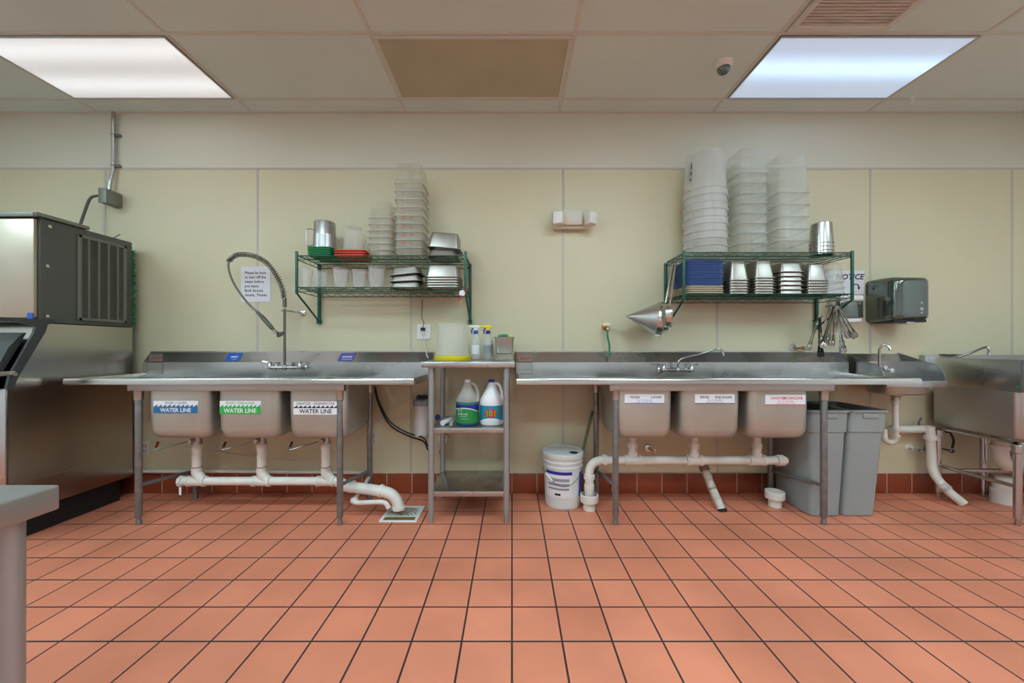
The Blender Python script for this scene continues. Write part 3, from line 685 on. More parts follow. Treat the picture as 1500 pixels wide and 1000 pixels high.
cup(750+ex*F_PX/2.8, 2.80, 'white funnel-shaped floor fitting catching the elbow pipe beside the bucket')
cup(1135, 2.86, 'empty white funnel-shaped floor fitting left of the grey bins')
t = thing('slanted_pipe', 'grimy white pipe slanting down to the floor under the middle right bowl', 'pipe', P(1045, 720, 2.88))
b = B(); b.tube([P(1031, 684, 2.96), P(1044, 717, 2.88), P(1058, 748, 2.78)], .030, 16); b.build('pipe', 'pvc_dirty', t)
b = B(); q = P(1031, 684, 2.96); d = P(1044, 717, 2.88)-q; ring(b, q+d*.05, d, .036, .04); ring(b, q+d*.95, d, .034, .012); b.build('coupling', 'primer', t)
b = B(); q = P(1058, 747, 2.78); ring(b, q, d, .0315, .02); b.build('dark_end', 'kick', t)
t = thing('slanted_pipe', 'thick white pipe coming down and slanting to the floor by the far right sink leg', 'pipe', P(1385, 700, 2.9))
b = B(); b.tube(smooth([P(1362, 624, 3.02), P(1364, 660, 3.02), P(1367, 690, 3.0), P(1385, 715, 2.93), P(1412, 738, 2.86)], 5), .030, 16); ring(b, P(1363, 640, 3.02), (0, 0, 1), .04, .04); b.build('pipe', 'pvc', t)
b = B(); ring(b, P(1383, 713, 2.935), P(1412, 738, 2.86)-P(1385, 715, 2.93), .0355, .05); b.build('print_mark', 'pvc_dirty', t)
t = thing('trap_pipe', 'white plastic trap pipe hanging below the small hand sink', 'pipe', (2.94, 2.91, .6))
x = XX(1311, 2.91)
b = B(); c2 = XX(1297, 2.93)
b.tube([(2.94, 2.91, .80), (2.94, 2.91, .56)]+[((2.94+c2)/2+(2.94-c2)/2*math.cos(a), 2.91+.01*a, .50-.035*math.sin(a)) for a in [k*PI/8 for k in range(9)]]+[(c2, 2.94, .56), (c2+.02, 2.96, ZZ(631, 2.96)), (c2+.1, 3.0, ZZ(629, 3.0))], .020, 14)
ring(b, (2.94, 2.91, .575), (0, 0, 1), .030, .03); ring(b, (2.94, 2.91, .52), (0, 0, 1), .028, .02); ring(b, (2.94, 2.91, .78), (0, 0, 1), .028, .025); b.build('trap', 'pvc', t)
b = B(); b.tube([P(1306, 628, 3.03), P(1330, 629, 3.05), P(1358, 628, 3.05)], .030, 16); b.build('branch', 'pvc', t)

# ------------------------------------------------------------------ centre work table
tx0, tx1, ty0, ty1 = -.612, .020, 2.545, 3.06
t = thing('work_table', 'narrow stainless steel table with two lower shelves between the two sinks', 'table', (-.3, 2.8, 0))
b = B(); b.box((tx0, ty0, 1.062), (tx1, ty1, 1.10), .005); b.build('tabletop', 'steel', t)
for x in (-.552, -.038):
    for y in (2.594, 3.02):
        b = B(); b.lathe([(.012, 0), (.015, .004), (.015, .05), (.0205, .055), (.0205, 1.062)], (x, y, 0), seg=18); b.build('leg', 'leg', t)
for z, n in ((.648, 'shelf'), (.215, 'shelf')):
    b = B(); b.box((-.562, 2.588, z-.036), (-.028, 3.03, z), .004); b.build(n, 'steel' if z < .4 else 'steel_dull', t)
TOP = 1.10
# upturned measuring bucket on a yellow lid
Y = 2.86; cx = XX(663, Y)
t = thing('food_bucket', 'translucent round food bucket upside down with bright yellow lid, on the steel table', 'bucket', (cx, Y, TOP))
r0 = 24*Y/F_PX
B().lathe([(r0*1.08, 0), (r0*1.1, .004), (r0*1.1, .03), (r0*1.0, .034)], (cx, Y, TOP), seg=32).build('lid', 'yellow', t)
B().lathe([(r0*.97, .035), (r0*1.0, .04), (r0*1.0, .052), (r0*.95, .055), (r0*.86, .27), (r0*.80, .278), (.002, .279)], (cx, Y, TOP), seg=32, cap0=False).build('bucket_body', 'milky', t)
def spray(px, Y, lab, nozzle, col2, lbl, face):
    x = XX(px, Y)
    t = thing('spray_bottle', lab, 'spray bottle', (x, Y, TOP))
    B().lathe([(.034, 0), (.040, .006), (.041, .05), (.040, .13), (.030, .17), (.016, .20), (.014, .215)], (x, Y, TOP), seg=22).build('bottle', 'milky', t)
    b = B(); b.lathe([(.017, .20), (.018, .205), (.018, .225), (.013, .228)], (x, Y, TOP), seg=16); b.build('cap', nozzle, t)
    b = B(); b.box((x-.045, Y-.012, TOP+.245), (x+.028, Y+.012, TOP+.268), .006); b.box((x-.011, Y-.010, TOP+.225), (x+.011, Y+.010, TOP+.255), .003); b.cyl((x-.045, Y, TOP+.258), (x-.058, Y, TOP+.257), .008); h = b.build('trigger_head', col2, t)
    b = B(); b.tube([(x-.02, Y, TOP+.247), (x-.034, Y, TOP+.225), (x-.030, Y, TOP+.20)], [.006, .006, .004], 8); b.build('trigger', nozzle, h)
    b = B(); n = 8
    ring0 = [(x+.0415*math.sin(a)*1, Y-.0415*math.cos(a), 0) for a in [(-1+2*k/n)*face for k in range(n+1)]]
    b.bm.verts.ensure_lookup_table()
    for k in range(n):
        p, q = ring0[k], ring0[k+1]; b.bm.faces.new([b.bm.verts.new((p[0], p[1], TOP+.045)), b.bm.verts.new((q[0], q[1], TOP+.045)), b.bm.verts.new((q[0], q[1], TOP+.115)), b.bm.verts.new((p[0], p[1], TOP+.115))])
    b.build('label', lbl, t)
spray(697, 2.93, 'clear spray bottle with blue and white trigger head, beside the yellow-lidded bucket', 'blue', 'white', 'paper', .8)
spray(715, 2.93, 'clear spray bottle with yellow and dark trigger head, beside the small steel pan', 'navy', 'yellow', 'label_grey', 1.0)
x = XX(739, 2.90)
t = thing('steel_pan', 'small deep steel pan standing on the table beside the spray bottles', 'pan', (x, 2.90, TOP), world=False)
tub(.145, .15, .125, .13, .125, .02, .0015, .009, .003, flip=False).build('pan_body', 'pan', t)
t.location = (x, 2.90, TOP+.05)
b = tub(.135, .14, .12, .12, .05, .02, .002, .004, .002, flip=True); o = b.build('container', 'clear'); o.location = (x, 2.90, TOP)
tag(o, 'short clear container supporting the small steel pan on the table', 'container')
b = B(); b.tube(smooth([(x-.045, 2.85, TOP+.178), (x-.02, 2.86, TOP+.184), (x+.01, 2.87, TOP+.186), (x+.03, 2.87, TOP+.178)], 4), [.012]*13, 8)
o = b.build('scouring_pad', 'tray_green'); tag(o, 'green scouring pad on the rim of the small steel pan', 'scouring pad')
o2 = B().box((x+.033, 2.85, TOP+.1755), (x+.065, 2.90, TOP+.187), .004).build('sponge', 'yellow'); tag(o2, 'tiny yellow sponge on the rim of the small steel pan', 'sponge')

# jugs on the middle shelf
SH = .648
def jug(px, Y, lab, body, capc, lower):
    x = XX(px, Y); r = .0825
    t = thing('detergent_jug', lab, 'jug', (x, Y, SH))
    h1 = .17
    prof = [(r*.9, 0), (r*.98, .006), (r, .015), (r, .165), (r*.95, .182), (r*.72, .218), (r*.48, .256), (r*.31, .288), (r*.27, .30)]
    if lower:
        B().lathe([(q, z) for q, z in prof if z <= .166], (x, Y, SH), seg=28).build('liquid', lower, t)
        B().lathe([(q, z) for q, z in prof if z >= .165], (x, Y, SH), seg=28).build('jug_body', body, t)
    else: B().lathe(prof, (x, Y, SH), seg=28).build('jug_body', body, t)
    B().lathe([(.020, .298), (.0215, .30), (.0215, .316), (.018, .319)], (x, Y, SH), seg=18).build('cap', capc, t)
    b = B(); b.tube(smooth([(x+.018, Y-.0, SH+.284), (x+.042, Y-.004, SH+.290), (x+.062, Y-.008, SH+.268), (x+.074, Y-.01, SH+.222), (x+.076, Y-.01, SH+.172)], 4), [.0095]*17, 10); b.build('handle', body, t)
    return t, x, Y, r
def wrap(t, x, Y, r, z0, z1, m, name, a=1.25, n=14, top=None):
    b = B()
    rr_ = r+.0012
    for k in range(n):
        a0 = -a+2*a*k/n; a1 = -a+2*a*(k+1)/n
        t0 = z1 if top is None else top(a0); t1 = z1 if top is None else top(a1)
        vs = [b.bm.verts.new((x+rr_*math.sin(a0), Y-rr_*math.cos(a0), SH+z0)), b.bm.verts.new((x+rr_*math.sin(a1), Y-rr_*math.cos(a1), SH+z0)),
              b.bm.verts.new((x+rr_*math.sin(a1), Y-rr_*math.cos(a1), SH+t1)), b.bm.verts.new((x+rr_*math.sin(a0), Y-rr_*math.cos(a0), SH+t0))]
        b.bm.faces.new(vs)
    return b.build(name, m, t)
def wraptext(s, x, Y, r, zc, size, m, par, a0=0, **k):
    o = text(s, (0, 0, 0), size, m, None, align='CENTER', **k)
    o.parent = par; off = OFF[par.name]
    for v in o.data.vertices:
        a = a0+v.co.x/r; d = r+.002-v.co.y*0
        z = v.co.z; v.co = Vector((x+d*math.sin(a), Y-d*math.cos(a), SH+zc+z))-off
    return o
t, x, Y, r = jug(685, 2.72, 'clear jug of blue detergent with green label, on the middle shelf of the table', 'milky', 'white', 'water')
l = wrap(t, x, Y, r, .022, .16, 'lab_green', 'label', 1.3)
wrap(t, x, Y, r+.0006, .105, .15, 'navy', 'label_band', 1.3, 14, lambda a: .15).data
wrap(t, x, Y, r+.0012, .10, .11, 'paper', 'label_swoosh', 1.3, 14, lambda a: .128-.02*a*a*.8-.008*a)
wrap(t, x, Y, r+.0016, .02, .03, 'lab_green', 'label_field', 1.3, 14, lambda a: .122-.02*a*a*.8-.008*a)
wraptext('SUPER HD', x, Y, r+.001, .078, .018, 'paper', t, -.35, bold=.03)
wraptext('DETERGENT', x, Y, r+.001, .063, .012, 'paper', t, -.35)
wraptext('CONCENTRATE', x, Y, r+.001, .047, .008, 'paper', t, -.2)
b = B(); b.lathe([(.016, 0), (.016, .001)], (x-.045, Y-r*.86, SH+.112), (-.5, -.85, 0), 16); b.build('emblem', 'label_grey', t)
t, x, Y, r = jug(720, 2.72, 'white bleach jug with teal label and orange 101, on the middle shelf', 'jugwhite', 'navy', None)
wrap(t, x, Y, r, .035, .142, 'lab_teal', 'label', 1.35)
wrap(t, x, Y, r+.0005, .035, .05, 'paper', 'label_foot', 1.0, 14, lambda a: .056-.02*a*a)
b = B()
star = []
for k in range(18):
    q = .048 if k % 2 == 0 else .036; star.append((q*math.cos(2*PI*k/18), q*.72*math.sin(2*PI*k/18)))
o = B().prism([(u, v) for u, v in star], 0, .0006, 'y')
for v in o.bm.verts:
    a = v.co.x/r; d = r+.0024-v.co.y*.5; v.co = Vector((x+d*math.sin(a), Y-d*math.cos(a), SH+.092+v.co.z))
o.build('label_burst', 'redprint', t)
wraptext('101', x, Y, r+.0035, .070, .055, 'orange', t, 0, bold=.05); wraptext('101', x, Y, r+.0042, .0735, .046, 'yellow', t, 0, bold=.0)
b = B(); b.tube([(XX(649, 2.68), 2.66, SH+.019), (XX(668, 2.9)-.02, 2.80, SH+.019)], .019, 16); o = b.build('paper_roll', 'paper'); tag(o, 'white paper roll lying nearest the left leg on the middle shelf', 'paper roll')
b = B(); b.tube([(XX(660, 2.68)+.005, 2.66, SH+.013), (XX(672, 2.9)-.02, 2.80, SH+.013)], .013, 16); o = b.build('paper_roll', 'milky'); tag(o, 'thinner translucent roll lying between the white roll and green-label jug', 'roll')

# ------------------------------------------------------------------ wire wall shelves
def wire_shelf(x0, x1, zs, zt, zbot, label, yf=2.78, yb=3.09):
    t = thing('wire_wall_shelf', label, 'wall shelf', ((x0+x1)/2, yb, zs[0]))
    for z in zs:
        b = B(); r = .0032; dz = .034
        for y in (yf, yb):
            b.tube([(x0, y, z-r), (x1, y, z-r)], r, 6); b.tube([(x0, y, z-dz), (x1, y, z-dz)], r, 6)
            n = int((x1-x0)/.05); pts = [(x0+(x1-x0)*k/n, y, z-r if k % 2 else z-dz) for k in range(n+1)]
            b.tube(pts, .0022, 4)
        for x in (x0, x1):
            b.tube([(x, yf, z-r), (x, yb, z-r)], r, 6); b.tube([(x, yf, z-dz), (x, yb, z-dz)], r, 6)
            b.tube([(x, yf+(yb-yf)*k/6, z-r if k % 2 else z-dz) for k in range(7)], .0022, 4)
        for k in range(1, int((x1-x0)/.026)):
            x = x0+(x1-x0)*k/int((x1-x0)/.026); b.tube([(x, yf, z-.0022), (x, yb, z-.0022)], .0019, 4)
        for y in (yf+.1, yf+.2): b.tube([(x0, y, z-.007), (x1, y, z-.007)], .003, 5)
        b.build('wire_deck', 'green', t)
    for x in (x0-.004, x1+.004):
        b = B(); b.box((x-.009, yf-.007, zs[0]-.05), (x+.009, yf+.007, zt), .002); b.build('front_post', 'green', t)
        b = B(); b.box((x-.010, yb+.004, zbot), (x+.010, WALL-.001, zt-.02), .002); b.box((x-.016, yb, zbot-.005), (x+.016, WALL-.001, zbot+.03), .002); b.build('wall_post', 'green', t)
        b = B(); b.tube([(x, yf, zs[0]-.045), (x, yb+.01, zbot+.015)], .0075, 8); b.build('brace', 'green', t)
        b = B(); b.tube([(x, yf, zt-.025), (x, yb+.015, zt-.03)], .004, 6); b.build('end_rail', 'green', t)
    return t
ZL2, ZL1 = 1.872, 1.640
ZR2, ZR1 = 1.895, 1.592
wire_shelf(-1.573, -.345, [ZL1, ZL2], 1.90, 1.395, 'left green wire wall shelf with pitchers, clear tubs and steel pans')
wire_shelf(1.262, 2.488, [ZR1, ZR2], 1.905, 1.345, 'right green wire wall shelf with blue trays and tall tub stacks')
t = thing('shelf_tag', 'round white tag with red ribbon hanging on the right end of the left shelf', 'tag', P(677, 429, 2.75))
c = P(677, 429, 2.765); B().lathe([(.022, 0), (.022, .002)], c, (0, -1, 0), 20).build('disc', 'paper', t)
b = B(); b.tube([P(677, 433, 2.763), P(671, 441, 2.76)], .005, 5); b.tube([P(680, 428, 2.763), P(686, 422, 2.76)], .004, 5); b.build('ribbon', 'redprint', t)

# --- left shelf, upper level
def ctr(px0, px1, yf, depth):
    return (XX(px0, yf)+XX(px1, yf))/2, yf+depth/2, XX(px1, yf)-XX(px0, yf)
def tray_mesh(w, d, h, r=.02):
    R = [rr(w-.03, d-.03, r, 0), rr(w-.022, d-.022, r, h*.45), rr(w, d, r, h*.55), rr(w, d, r, h*.92), rr(w-.01, d-.01, r, h*.92), rr(w-.03, d-.03, r, h*.3)]
    return B().loft(R)
cx, cy, W = ctr(449, 484, 2.82, .22)
o = tray_mesh(W, .22, .012).build('plastic_tray', 'tray_green'); tag(o, '', 'tray')
stack(o, 6, (cx, cy, ZL2+.001), .0123, 'green tray, @ in the stack under the metal pitcher', 'green trays on the upper left shelf', jit=.002)
cx2, _, W2 = ctr(486, 534, 2.82, .2)
o = tray_mesh(W2-.01, .2, .017).build('plastic_tray', 'tray_red'); tag(o, '', 'tray')
stack(o, 3, (cx2+.004, 2.92, ZL2+.001), .0175, 'red tray, @ in the stack under the clear pitcher', 'red trays on the upper left shelf', jit=.002)
M['alu'] = mat('aluminium', (186,186,184), .35, 1, vary=.1, vscale=6, stretch=(1, 1, 8))
t = thing('steel_pitcher', 'round metal pitcher upside down on the green trays', 'pitcher', (XX(474, 2.9), 2.92, ZL2+.076), world=False)
b = B(); b.lathe([(.083, 0), (.085, .001), (.0855, .008), (.083, .009), (.080, .10), (.0805, .105), (.079, .11), (.076, .20), (.072, .208), (.002, .208)], seg=32, cap0=False); b.build('pitcher_body', 'alu', t)
b = B(); b.tube(smooth([(-.078, -.02, .15), (-.11, -.03, .152), (-.125, -.034, .13), (-.126, -.034, .05), (-.115, -.03, .02), (-.082, -.02, .03)], 4), .005, 8); b.build('handle', 'alu', t)
t = thing('clear_pitcher', 'clear plastic pitcher upside down on the red trays', 'pitcher', (XX(516, 2.9), 2.92, ZL2+.055), world=False)
b = B(); b.lathe([(.078, 0), (.079, .006), (.074, .01), (.058, .17), (.060, .178), (.060, .188), (.054, .19), (.002, .186)], seg=28, cap0=False, cap1=True); b.build('pitcher_body', 'glass', t)
b = B(); b.tube(smooth([(.06, 0, .15), (.10, -.01, .14), (.105, -.01, .09), (.095, -.01, .03), (.074, 0, .02)], 4), .006, 8); b.build('handle', 'glass', t)
t.rotation_euler = (0, .0, .2)
def clear_tub(w, d, h, taper, m='clear', lip=.007, r=.025):
    b = tub(w-2*lip, d-2*lip, w-2*lip-2*taper, d-2*lip-2*taper, h, r, .0022, lip, .0035, flip=True)
    for f in b.bm.faces:
        c = f.calc_center_median()
        if c.z < .006 and (abs(c.x) > w/2-lip-.001 or abs(c.y) > d/2-lip-.001): f.material_index = 1
    o = b.build('food_tub', [m, 'rim_clear']); tag(o, '', 'tub'); return o
cx, cy, W = ctr(537, 573, 2.81, .25)
o = clear_tub(W, .24, .13, .012, 'clear_warm')
stack(o, 7, (cx, cy, ZL2+.001), .048, 'clear tub, @ in the shorter stack beside the clear pitcher', 'shorter stack of clear tubs on the left shelf')
cx, cy, W = ctr(576, 619, 2.81, .26)
o = clear_tub(W, .26, .16, .012, 'clear_warm')
tall = stack(o, 10, (cx, cy, ZL2+.001), .0605, 'clear square tub, @ in the tallest stack on the left shelf', 'tallest stack of clear tubs on the left shelf')
for k, q in enumerate(('2 QT    2 L', '4 QT    4 L', '6 QT    6 L', '8 QT    8 L')):
    text(q, (-.005, -.134, .030), .019, 'redprint', tall[k+1], align='CENTER', bold=.03, name='volume_mark')
def pan_obj(w, d, h, taper, m='pan', lip=.011, r=.025, t=.0012):
    b = tub(w-2*lip, d-2*lip, w-2*lip-2*taper, d-2*lip-2*taper, h, r, t, lip, .003, rb=.016, flip=True)
    o = b.build('steel_pan', m); tag(o, '', 'pan'); return o
cx, cy, W = ctr(622, 674, 2.81, .18)
o = pan_obj(.235, .2, .055, .012); o.location = (cx-.005, 2.91, ZL2+.001); tag(o, 'shallow steel pan on the upper left shelf under the tilted pan', 'pan', 'pans at the right end of the upper left shelf')
o = pan_obj(.255, .2, .12, .014); o.location = (cx+.002, 2.91, ZL2+.066); o.rotation_euler = (0, .09, 0); tag(o, 'deep tilted steel pan upside down at the right end of the upper left shelf', 'pan', 'pans at the right end of the upper left shelf')
# --- left shelf, lower level
def beaker(px, Y, r, h, lab, hand=1, sq=0):
    t = thing('clear_pitcher', lab, 'pitcher', (XX(px, Y), Y, ZL1+.001), 'clear pitchers on the lower left shelf', world=False)
    B().lathe([(r*.80, 0), (r*.84, .004), (r*.98, h-.012), (r*1.04, h-.008), (r*1.04, h), (r*.96, h), (r*.92, h-.01), (r*.78, .006)], seg=20 if not sq else 8).build('pitcher_body', 'glass', t)
    if hand: B().tube(smooth([(hand*r*.95, -.01, h*.85), (hand*r*1.5, -.015, h*.82), (hand*r*1.55, -.015, h*.45), (hand*r*.9, -.01, h*.25)], 4), .004, 6).build('handle', 'glass', t)
beaker(447, 2.86, .052, .145, 'clear plastic pitcher at the left end of the lower left shelf', 0, 1)
beaker(470, 2.86, .046, .13, 'second clear pitcher from the left end of the lower left shelf', -1)
beaker(499, 2.87, .054, .15, 'middle clear pitcher on the lower left shelf, below the green trays', 1)
beaker(526, 2.87, .050, .14, 'clear pitcher right of the middle one, on the lower left shelf below the red trays', 1)
beaker(552, 2.88, .062, .165, 'largest clear pitcher on the lower left shelf, beside the steel pans', 0)
cx, cy, W = ctr(568, 617, 2.81, .2)
for k, (z, r_, lb) in enumerate(((.001, 0, 'lowest of three tilted shallow steel pans on the lower left shelf'), (.048, -.05, 'middle one of three tilted shallow steel pans on the lower left shelf'), (.098, -.10, 'topmost of three tilted shallow steel pans on the lower left shelf'))):
    o = pan_obj(.24, .21, .058, .012); o.location = (cx, cy-.0, ZL1+z+abs(r_)*.02); o.rotation_euler = (0, r_, 0); tag(o, lb, 'pan', 'tilted shallow pans on the lower left shelf')
cx, cy, W = ctr(621, 674, 2.81, .2)
o = pan_obj(W, .23, .095, .012)
stack(o, 5, (cx, cy, ZL1+.001), .019, 'steel pan, @ of five, right end of lower left shelf', 'neat pan stack on the lower left shelf')

# --- right shelf, upper level
cxb, cyb = XX(1031, 2.95), 2.935
t = thing('round_bucket', '', 'bucket', (0, 0, 0), world=False)
rb = .155
B().lathe([(rb*1.0, 0), (rb*1.035, .001), (rb*1.035, .014), (rb*1.0, .016), (rb*1.0, .050), (rb*1.03, .052), (rb*1.03, .062), (rb*.985, .064), (rb*.86, .33), (rb*.82, .345), (.002, .346)], seg=36, cap0=False).build('bucket_body', 'milky', t)
for s in (-1, 1):
    b = B(); b.box((s*rb*1.02-.012, -.035, .05), (s*rb*1.02+.012, .035, .062), .004); b.build('grip', 'milky', t)
bks = stack(t, 5, (cxb, cyb, ZR2+.001), .108, 'milky round bucket, @ in the upside-down stack on the right shelf', 'milky round bucket stack on the upper right shelf', rot=.3)
def bucket_print(bk, a0, a1, z0, z1, m, nm):
    b = B(); n = 5
    for k in range(n):
        p, q = a0+(a1-a0)*k/n, a0+(a1-a0)*(k+1)/n
        f = lambda a, z: (rb*(1.0-.47*z+.012)*math.sin(a-.0), -rb*(1.0-.47*z+.012)*math.cos(a), z)
        b.bm.faces.new([b.bm.verts.new(f(p, z0)), b.bm.verts.new(f(q, z0)), b.bm.verts.new(f(q, z1)), b.bm.verts.new(f(p, z1))])
    b.build(nm, m, bk)
bucket_print(bks[4], -1.62, -1.42, .13, .27, 'ink', 'printed_label')
bucket_print(bks[4], -1.58, -1.47, .15, .175, 'paper', 'label_stripe')
bucket_print(bks[4], -1.58, -1.47, .20, .22, 'paper', 'label_stripe')
bucket_print(bks[2], -1.45, -1.30, .08, .09, 'redprint', 'volume_mark')
bucket_print(bks[2], -1.45, -1.36, .105, .115, 'redprint', 'volume_mark')
cx, cy, W = ctr(1084, 1129, 2.81, .24)
o = clear_tub(W, .24, .20, .014)
stack(o, 9, (cx, cy, ZR2+.001), .0745, 'clear square tub, @ in the stack beside the round buckets', 'middle stack of clear tubs on the right shelf')
cx, cy, W = ctr(1142, 1190, 2.81, .24)
o = clear_tub(W, .24, .30, .016)
stack(o, 6, (cx, cy, ZR2+.001), .0905, 'clear tall tub, @ in the stack beside the steel cylinders', 'right-hand stack of clear tubs on the right shelf')
t = thing('steel_cylinder', '', 'container', (0, 0, 0), world=False)
B().lathe([(.074, 0), (.079, .001), (.079, .006), (.074, .008), (.066, .155), (.062, .16), (.002, .16)], seg=28, cap0=False).build('cylinder_body', 'bright', t)
stack(t, 4, (XX(1207, 2.88)-.004, 2.90, ZR2+.001), .028, 'round steel container, @ in the stack beside the tall tubs', 'round steel containers on the right shelf')
# --- right shelf, lower level
cx, cy, W = ctr(1006, 1061, 2.81, .25)
o = tray_mesh(W, .25, .015).build('beige_tray', 'beige'); tag(o, '', 'tray')
stack(o, 4, (cx, cy, ZR1+.001), .0155, 'beige tray, @ in the pile under the blue trays', 'beige trays on the lower right shelf', jit=.003)
o = tray_mesh(W, .25, .0105).build('blue_tray', 'tray_blue'); tag(o, '', 'tray')
stack(o, 16, (cx, cy, ZR1+.065), .0118, 'blue plastic tray, @ in the stack on the lower right shelf', 'blue trays on the lower right shelf', jit=.0045)
for (a, c, n, h, st, nm, dd) in ((1069, 1101, 6, .15, .0205, 'just right of the blue trays', .18), (1106, 1139, 7, .135, .020, 'second from the blue trays', .18), (1143, 1181, 6, .075, .033, 'of wide shallow pans', .18), (1184, 1217, 6, .13, .020, 'just left of the narrow tubs', .18)):
    cx, cy, W = ctr(a, c, 2.81, dd)
    o = pan_obj(W, dd, h, .014 if h > .1 else .010, lip=.011, r=.02, t=.001)
    stack(o, n, (cx, cy, ZR1+.001), st, 'steel pan, @ in the stack '+nm, 'pan stack '+nm)
cx, cy, W = ctr(1219, 1242, 2.81, .16)
o = clear_tub(W+.01, .16, .15, .012)
stack(o, 3, (cx-.004, cy, ZR1+.001), .045, 'narrow clear tub, @ at the lower right shelf end', 'narrow clear tubs on the lower right shelf')

# ------------------------------------------------------------------ strainers and tongs hanging from the right shelf
def strainer(name, lab, apex, mouth, r, hand0, hand1, conical=True, band=.045, mesh='steel_dull'):
    apex = Vector(apex); mouth = Vector(mouth); d = (mouth-apex); L = d.length; d.normalize()
    t = thing(name, lab, 'strainer', mouth)
    q = apex
    b = B()
    if conical: b.lathe([(.004, 0), (r*.25, (L-band)*.27), (r*.92, L-band), (r*.90, L-band), (r*.23, (L-band)*.27), (.001, .004)], q, d, 32)
    b.build('cone', mesh, t)
    b = B(); b.lathe([(r*.93, L-band-.004), (r*.97, L-band), (r, L-.006), (r*1.04, L-.004), (r*1.04, L), (r*.98, L), (r*.96, L-.004), (r*.90, L-band)], q, d, 36); b.build('band', 'bright', t)
    b = B(); h0 = Vector(hand0); h1 = Vector(hand1); m = h0.lerp(h1, .25)
    b.tube([h0, m, h0.lerp(h1, .9), h1], [.006, .010, .010, .005], 8); hd = b.build('handle', 'bright', t)
    b = B(); u = (h1-h0).normalized(); b.tube([h1, h1+u*.02, h1+u*.03+Vector((.012, 0, 0)), h1+u*.02+Vector((.02, 0, -.012))], .004, 6); b.build('hook', 'bright', hd)
    b = B(); n = d.cross(Vector((0, 0, 1))).normalized(); q2 = mouth-Vector((0, 0, 1))*r*1.02; b.tube([q2, q2-Vector((0, 0, .02))], .005, 6); b.build('rest_lug', 'bright', t)
    return t
Y = 2.90
strainer('conical_strainer', 'large pointed steel strainer hanging from the left end of the right shelf', P(917, 463, 2.96), P(970, 468, 2.90), .135, P(975, 444, 2.88), P(986, 388, 2.95))
t = strainer('small_strainer', 'smaller round steel strainer hanging in front of the pointed one', P(969, 463, 2.75), P(981, 462, 2.74), .085, P(981, 446, 2.72), P(990, 388, 2.86), True, .04)
def tongs(name, lab, p, ang, Ln, spread=.10, m='bright', yaw=0):
    t = thing(name, lab, 'tongs', p, 'tongs hanging under the right shelf', world=False)
    for s in (-1, 1):
        b = B(); pts = []
        for k in range(9):
            f = k/8; pts.append((s*(.003+spread*Ln*(math.sin(f*PI*.5)*.6)), 0, -Ln*f))
        for k in range(8):
            a, c = Vector(pts[k]), Vector(pts[k+1]); w0 = .006 if k < 6 else .006+.006*(k-5)
            b.box((min(a.x, c.x)-.001, -w0, c.z), (max(a.x, c.x)+.001, w0, a.z))
        e = Vector(pts[-1]); b.lathe([(.010, .028), (.015, .012), (.014, 0), (.011, -.008), (.009, -.012)], (e.x-s*.003, 0, e.z), (0, 0, 1), 10, sy=1)
        b.build('arm', m, t)
    b = B(); b.cyl((0, -.008, 0), (0, .008, 0), .006, seg=8); b.tube(arc((0, 0, .012), .010, 0, 2*PI, 10), .0018, 5); b.build('hinge_ring', 'bright', t)
    t.rotation_euler = (0, ang, yaw); return t
tg = [(1196, 474, 2.98, .30, .20, 'leftmost tongs hanging on the shelf post, tips spread left', .05),
      (1222, 449, 2.88, .38, .32, 'long steel tongs slanting down left to the sink rim', .04),
      (1215, 452, 2.93, .14, .25, 'steel tongs hanging nearly straight behind the long slanting pair', .12),
      (1221, 447, 2.90, .06, .30, 'steel tongs in the middle of the cluster, hanging straight', .06),
      (1225, 448, 2.85, -.20, .35, 'longest steel tongs reaching down to the sink backsplash', .04),
      (1226, 453, 2.88, -.38, .22, 'dull steel tongs leaning right in the middle of the cluster', .10),
      (1229, 452, 2.84, -.52, .24, 'rightmost steel tongs fanning out towards the soap dispenser', .08),
      (1229, 456, 2.90, -.46, .21, 'short steel tongs just behind the rightmost pair', .10)]
for i, (px, py_, Y, a, Ln, lb, sp) in enumerate(tg):
    tongs('steel_tongs', lb, P(px, py_, Y), a, Ln, sp, 'bright' if i % 3 else 'pan', .3*math.sin(i*2.1))
b = B(); p = P(1199, 460, 3.0); 
t = tongs('black_tongs', 'dark tongs hanging on the shelf post left of the steel ones', P(1201, 465, 2.99), -.02, .30, .05, 'black')
b = B(); b.tube([P(1190, 470, 3.03), P(1196, 468, 3.0), P(1205, 463, 2.96)], .004, 6); b.tube([P(1210, 449, 2.96), P(1222, 446, 2.90), P(1234, 452, 2.82)], .004, 6)
o = b.build('hanging_hooks', 'chrome_hose'); tag(o, 'thin metal hooks holding the tongs under the right shelf', 'hook')

# ------------------------------------------------------------------ wall fittings
c = P(840, 320, 3.06)
t = thing('emergency_light', 'beige two-headed emergency light on the wall between the shelves', 'emergency light', (c.x, WALL, c.z))
x0, x1, z0, z1 = XX(811, 3.05), XX(862, 3.05), ZZ(334, 3.05), ZZ(307, 3.05)
b = B(); b.box((x0, 3.06, z0), (x1, WALL-.001, z1), .008); b.box((x0+.07, 3.03, z0+.02), (x1-.05, 3.065, z1), .012); b.build('housing', 'offwhite', t)
for px, rz, in ((818, -.25), (865, .6)):
    c = P(px, 320, 3.0); R3 = Matrix.Rotation(rz, 3, 'Z')
    b = B(); b.box((c.x-.042, 2.975, c.z-.054), (c.x+.042, 3.04, c.z+.054), .016, 3, rot=R3); hd = b.build('lamp_head', 'offwhite', t)
    b = B(); b.box((c.x-.036, 2.968, c.z-.046), (c.x+.036, 2.976, c.z+.046), .003, rot=R3, piv=(c.x, 3.0075, c.z)); b.build('lens', 'white', hd)
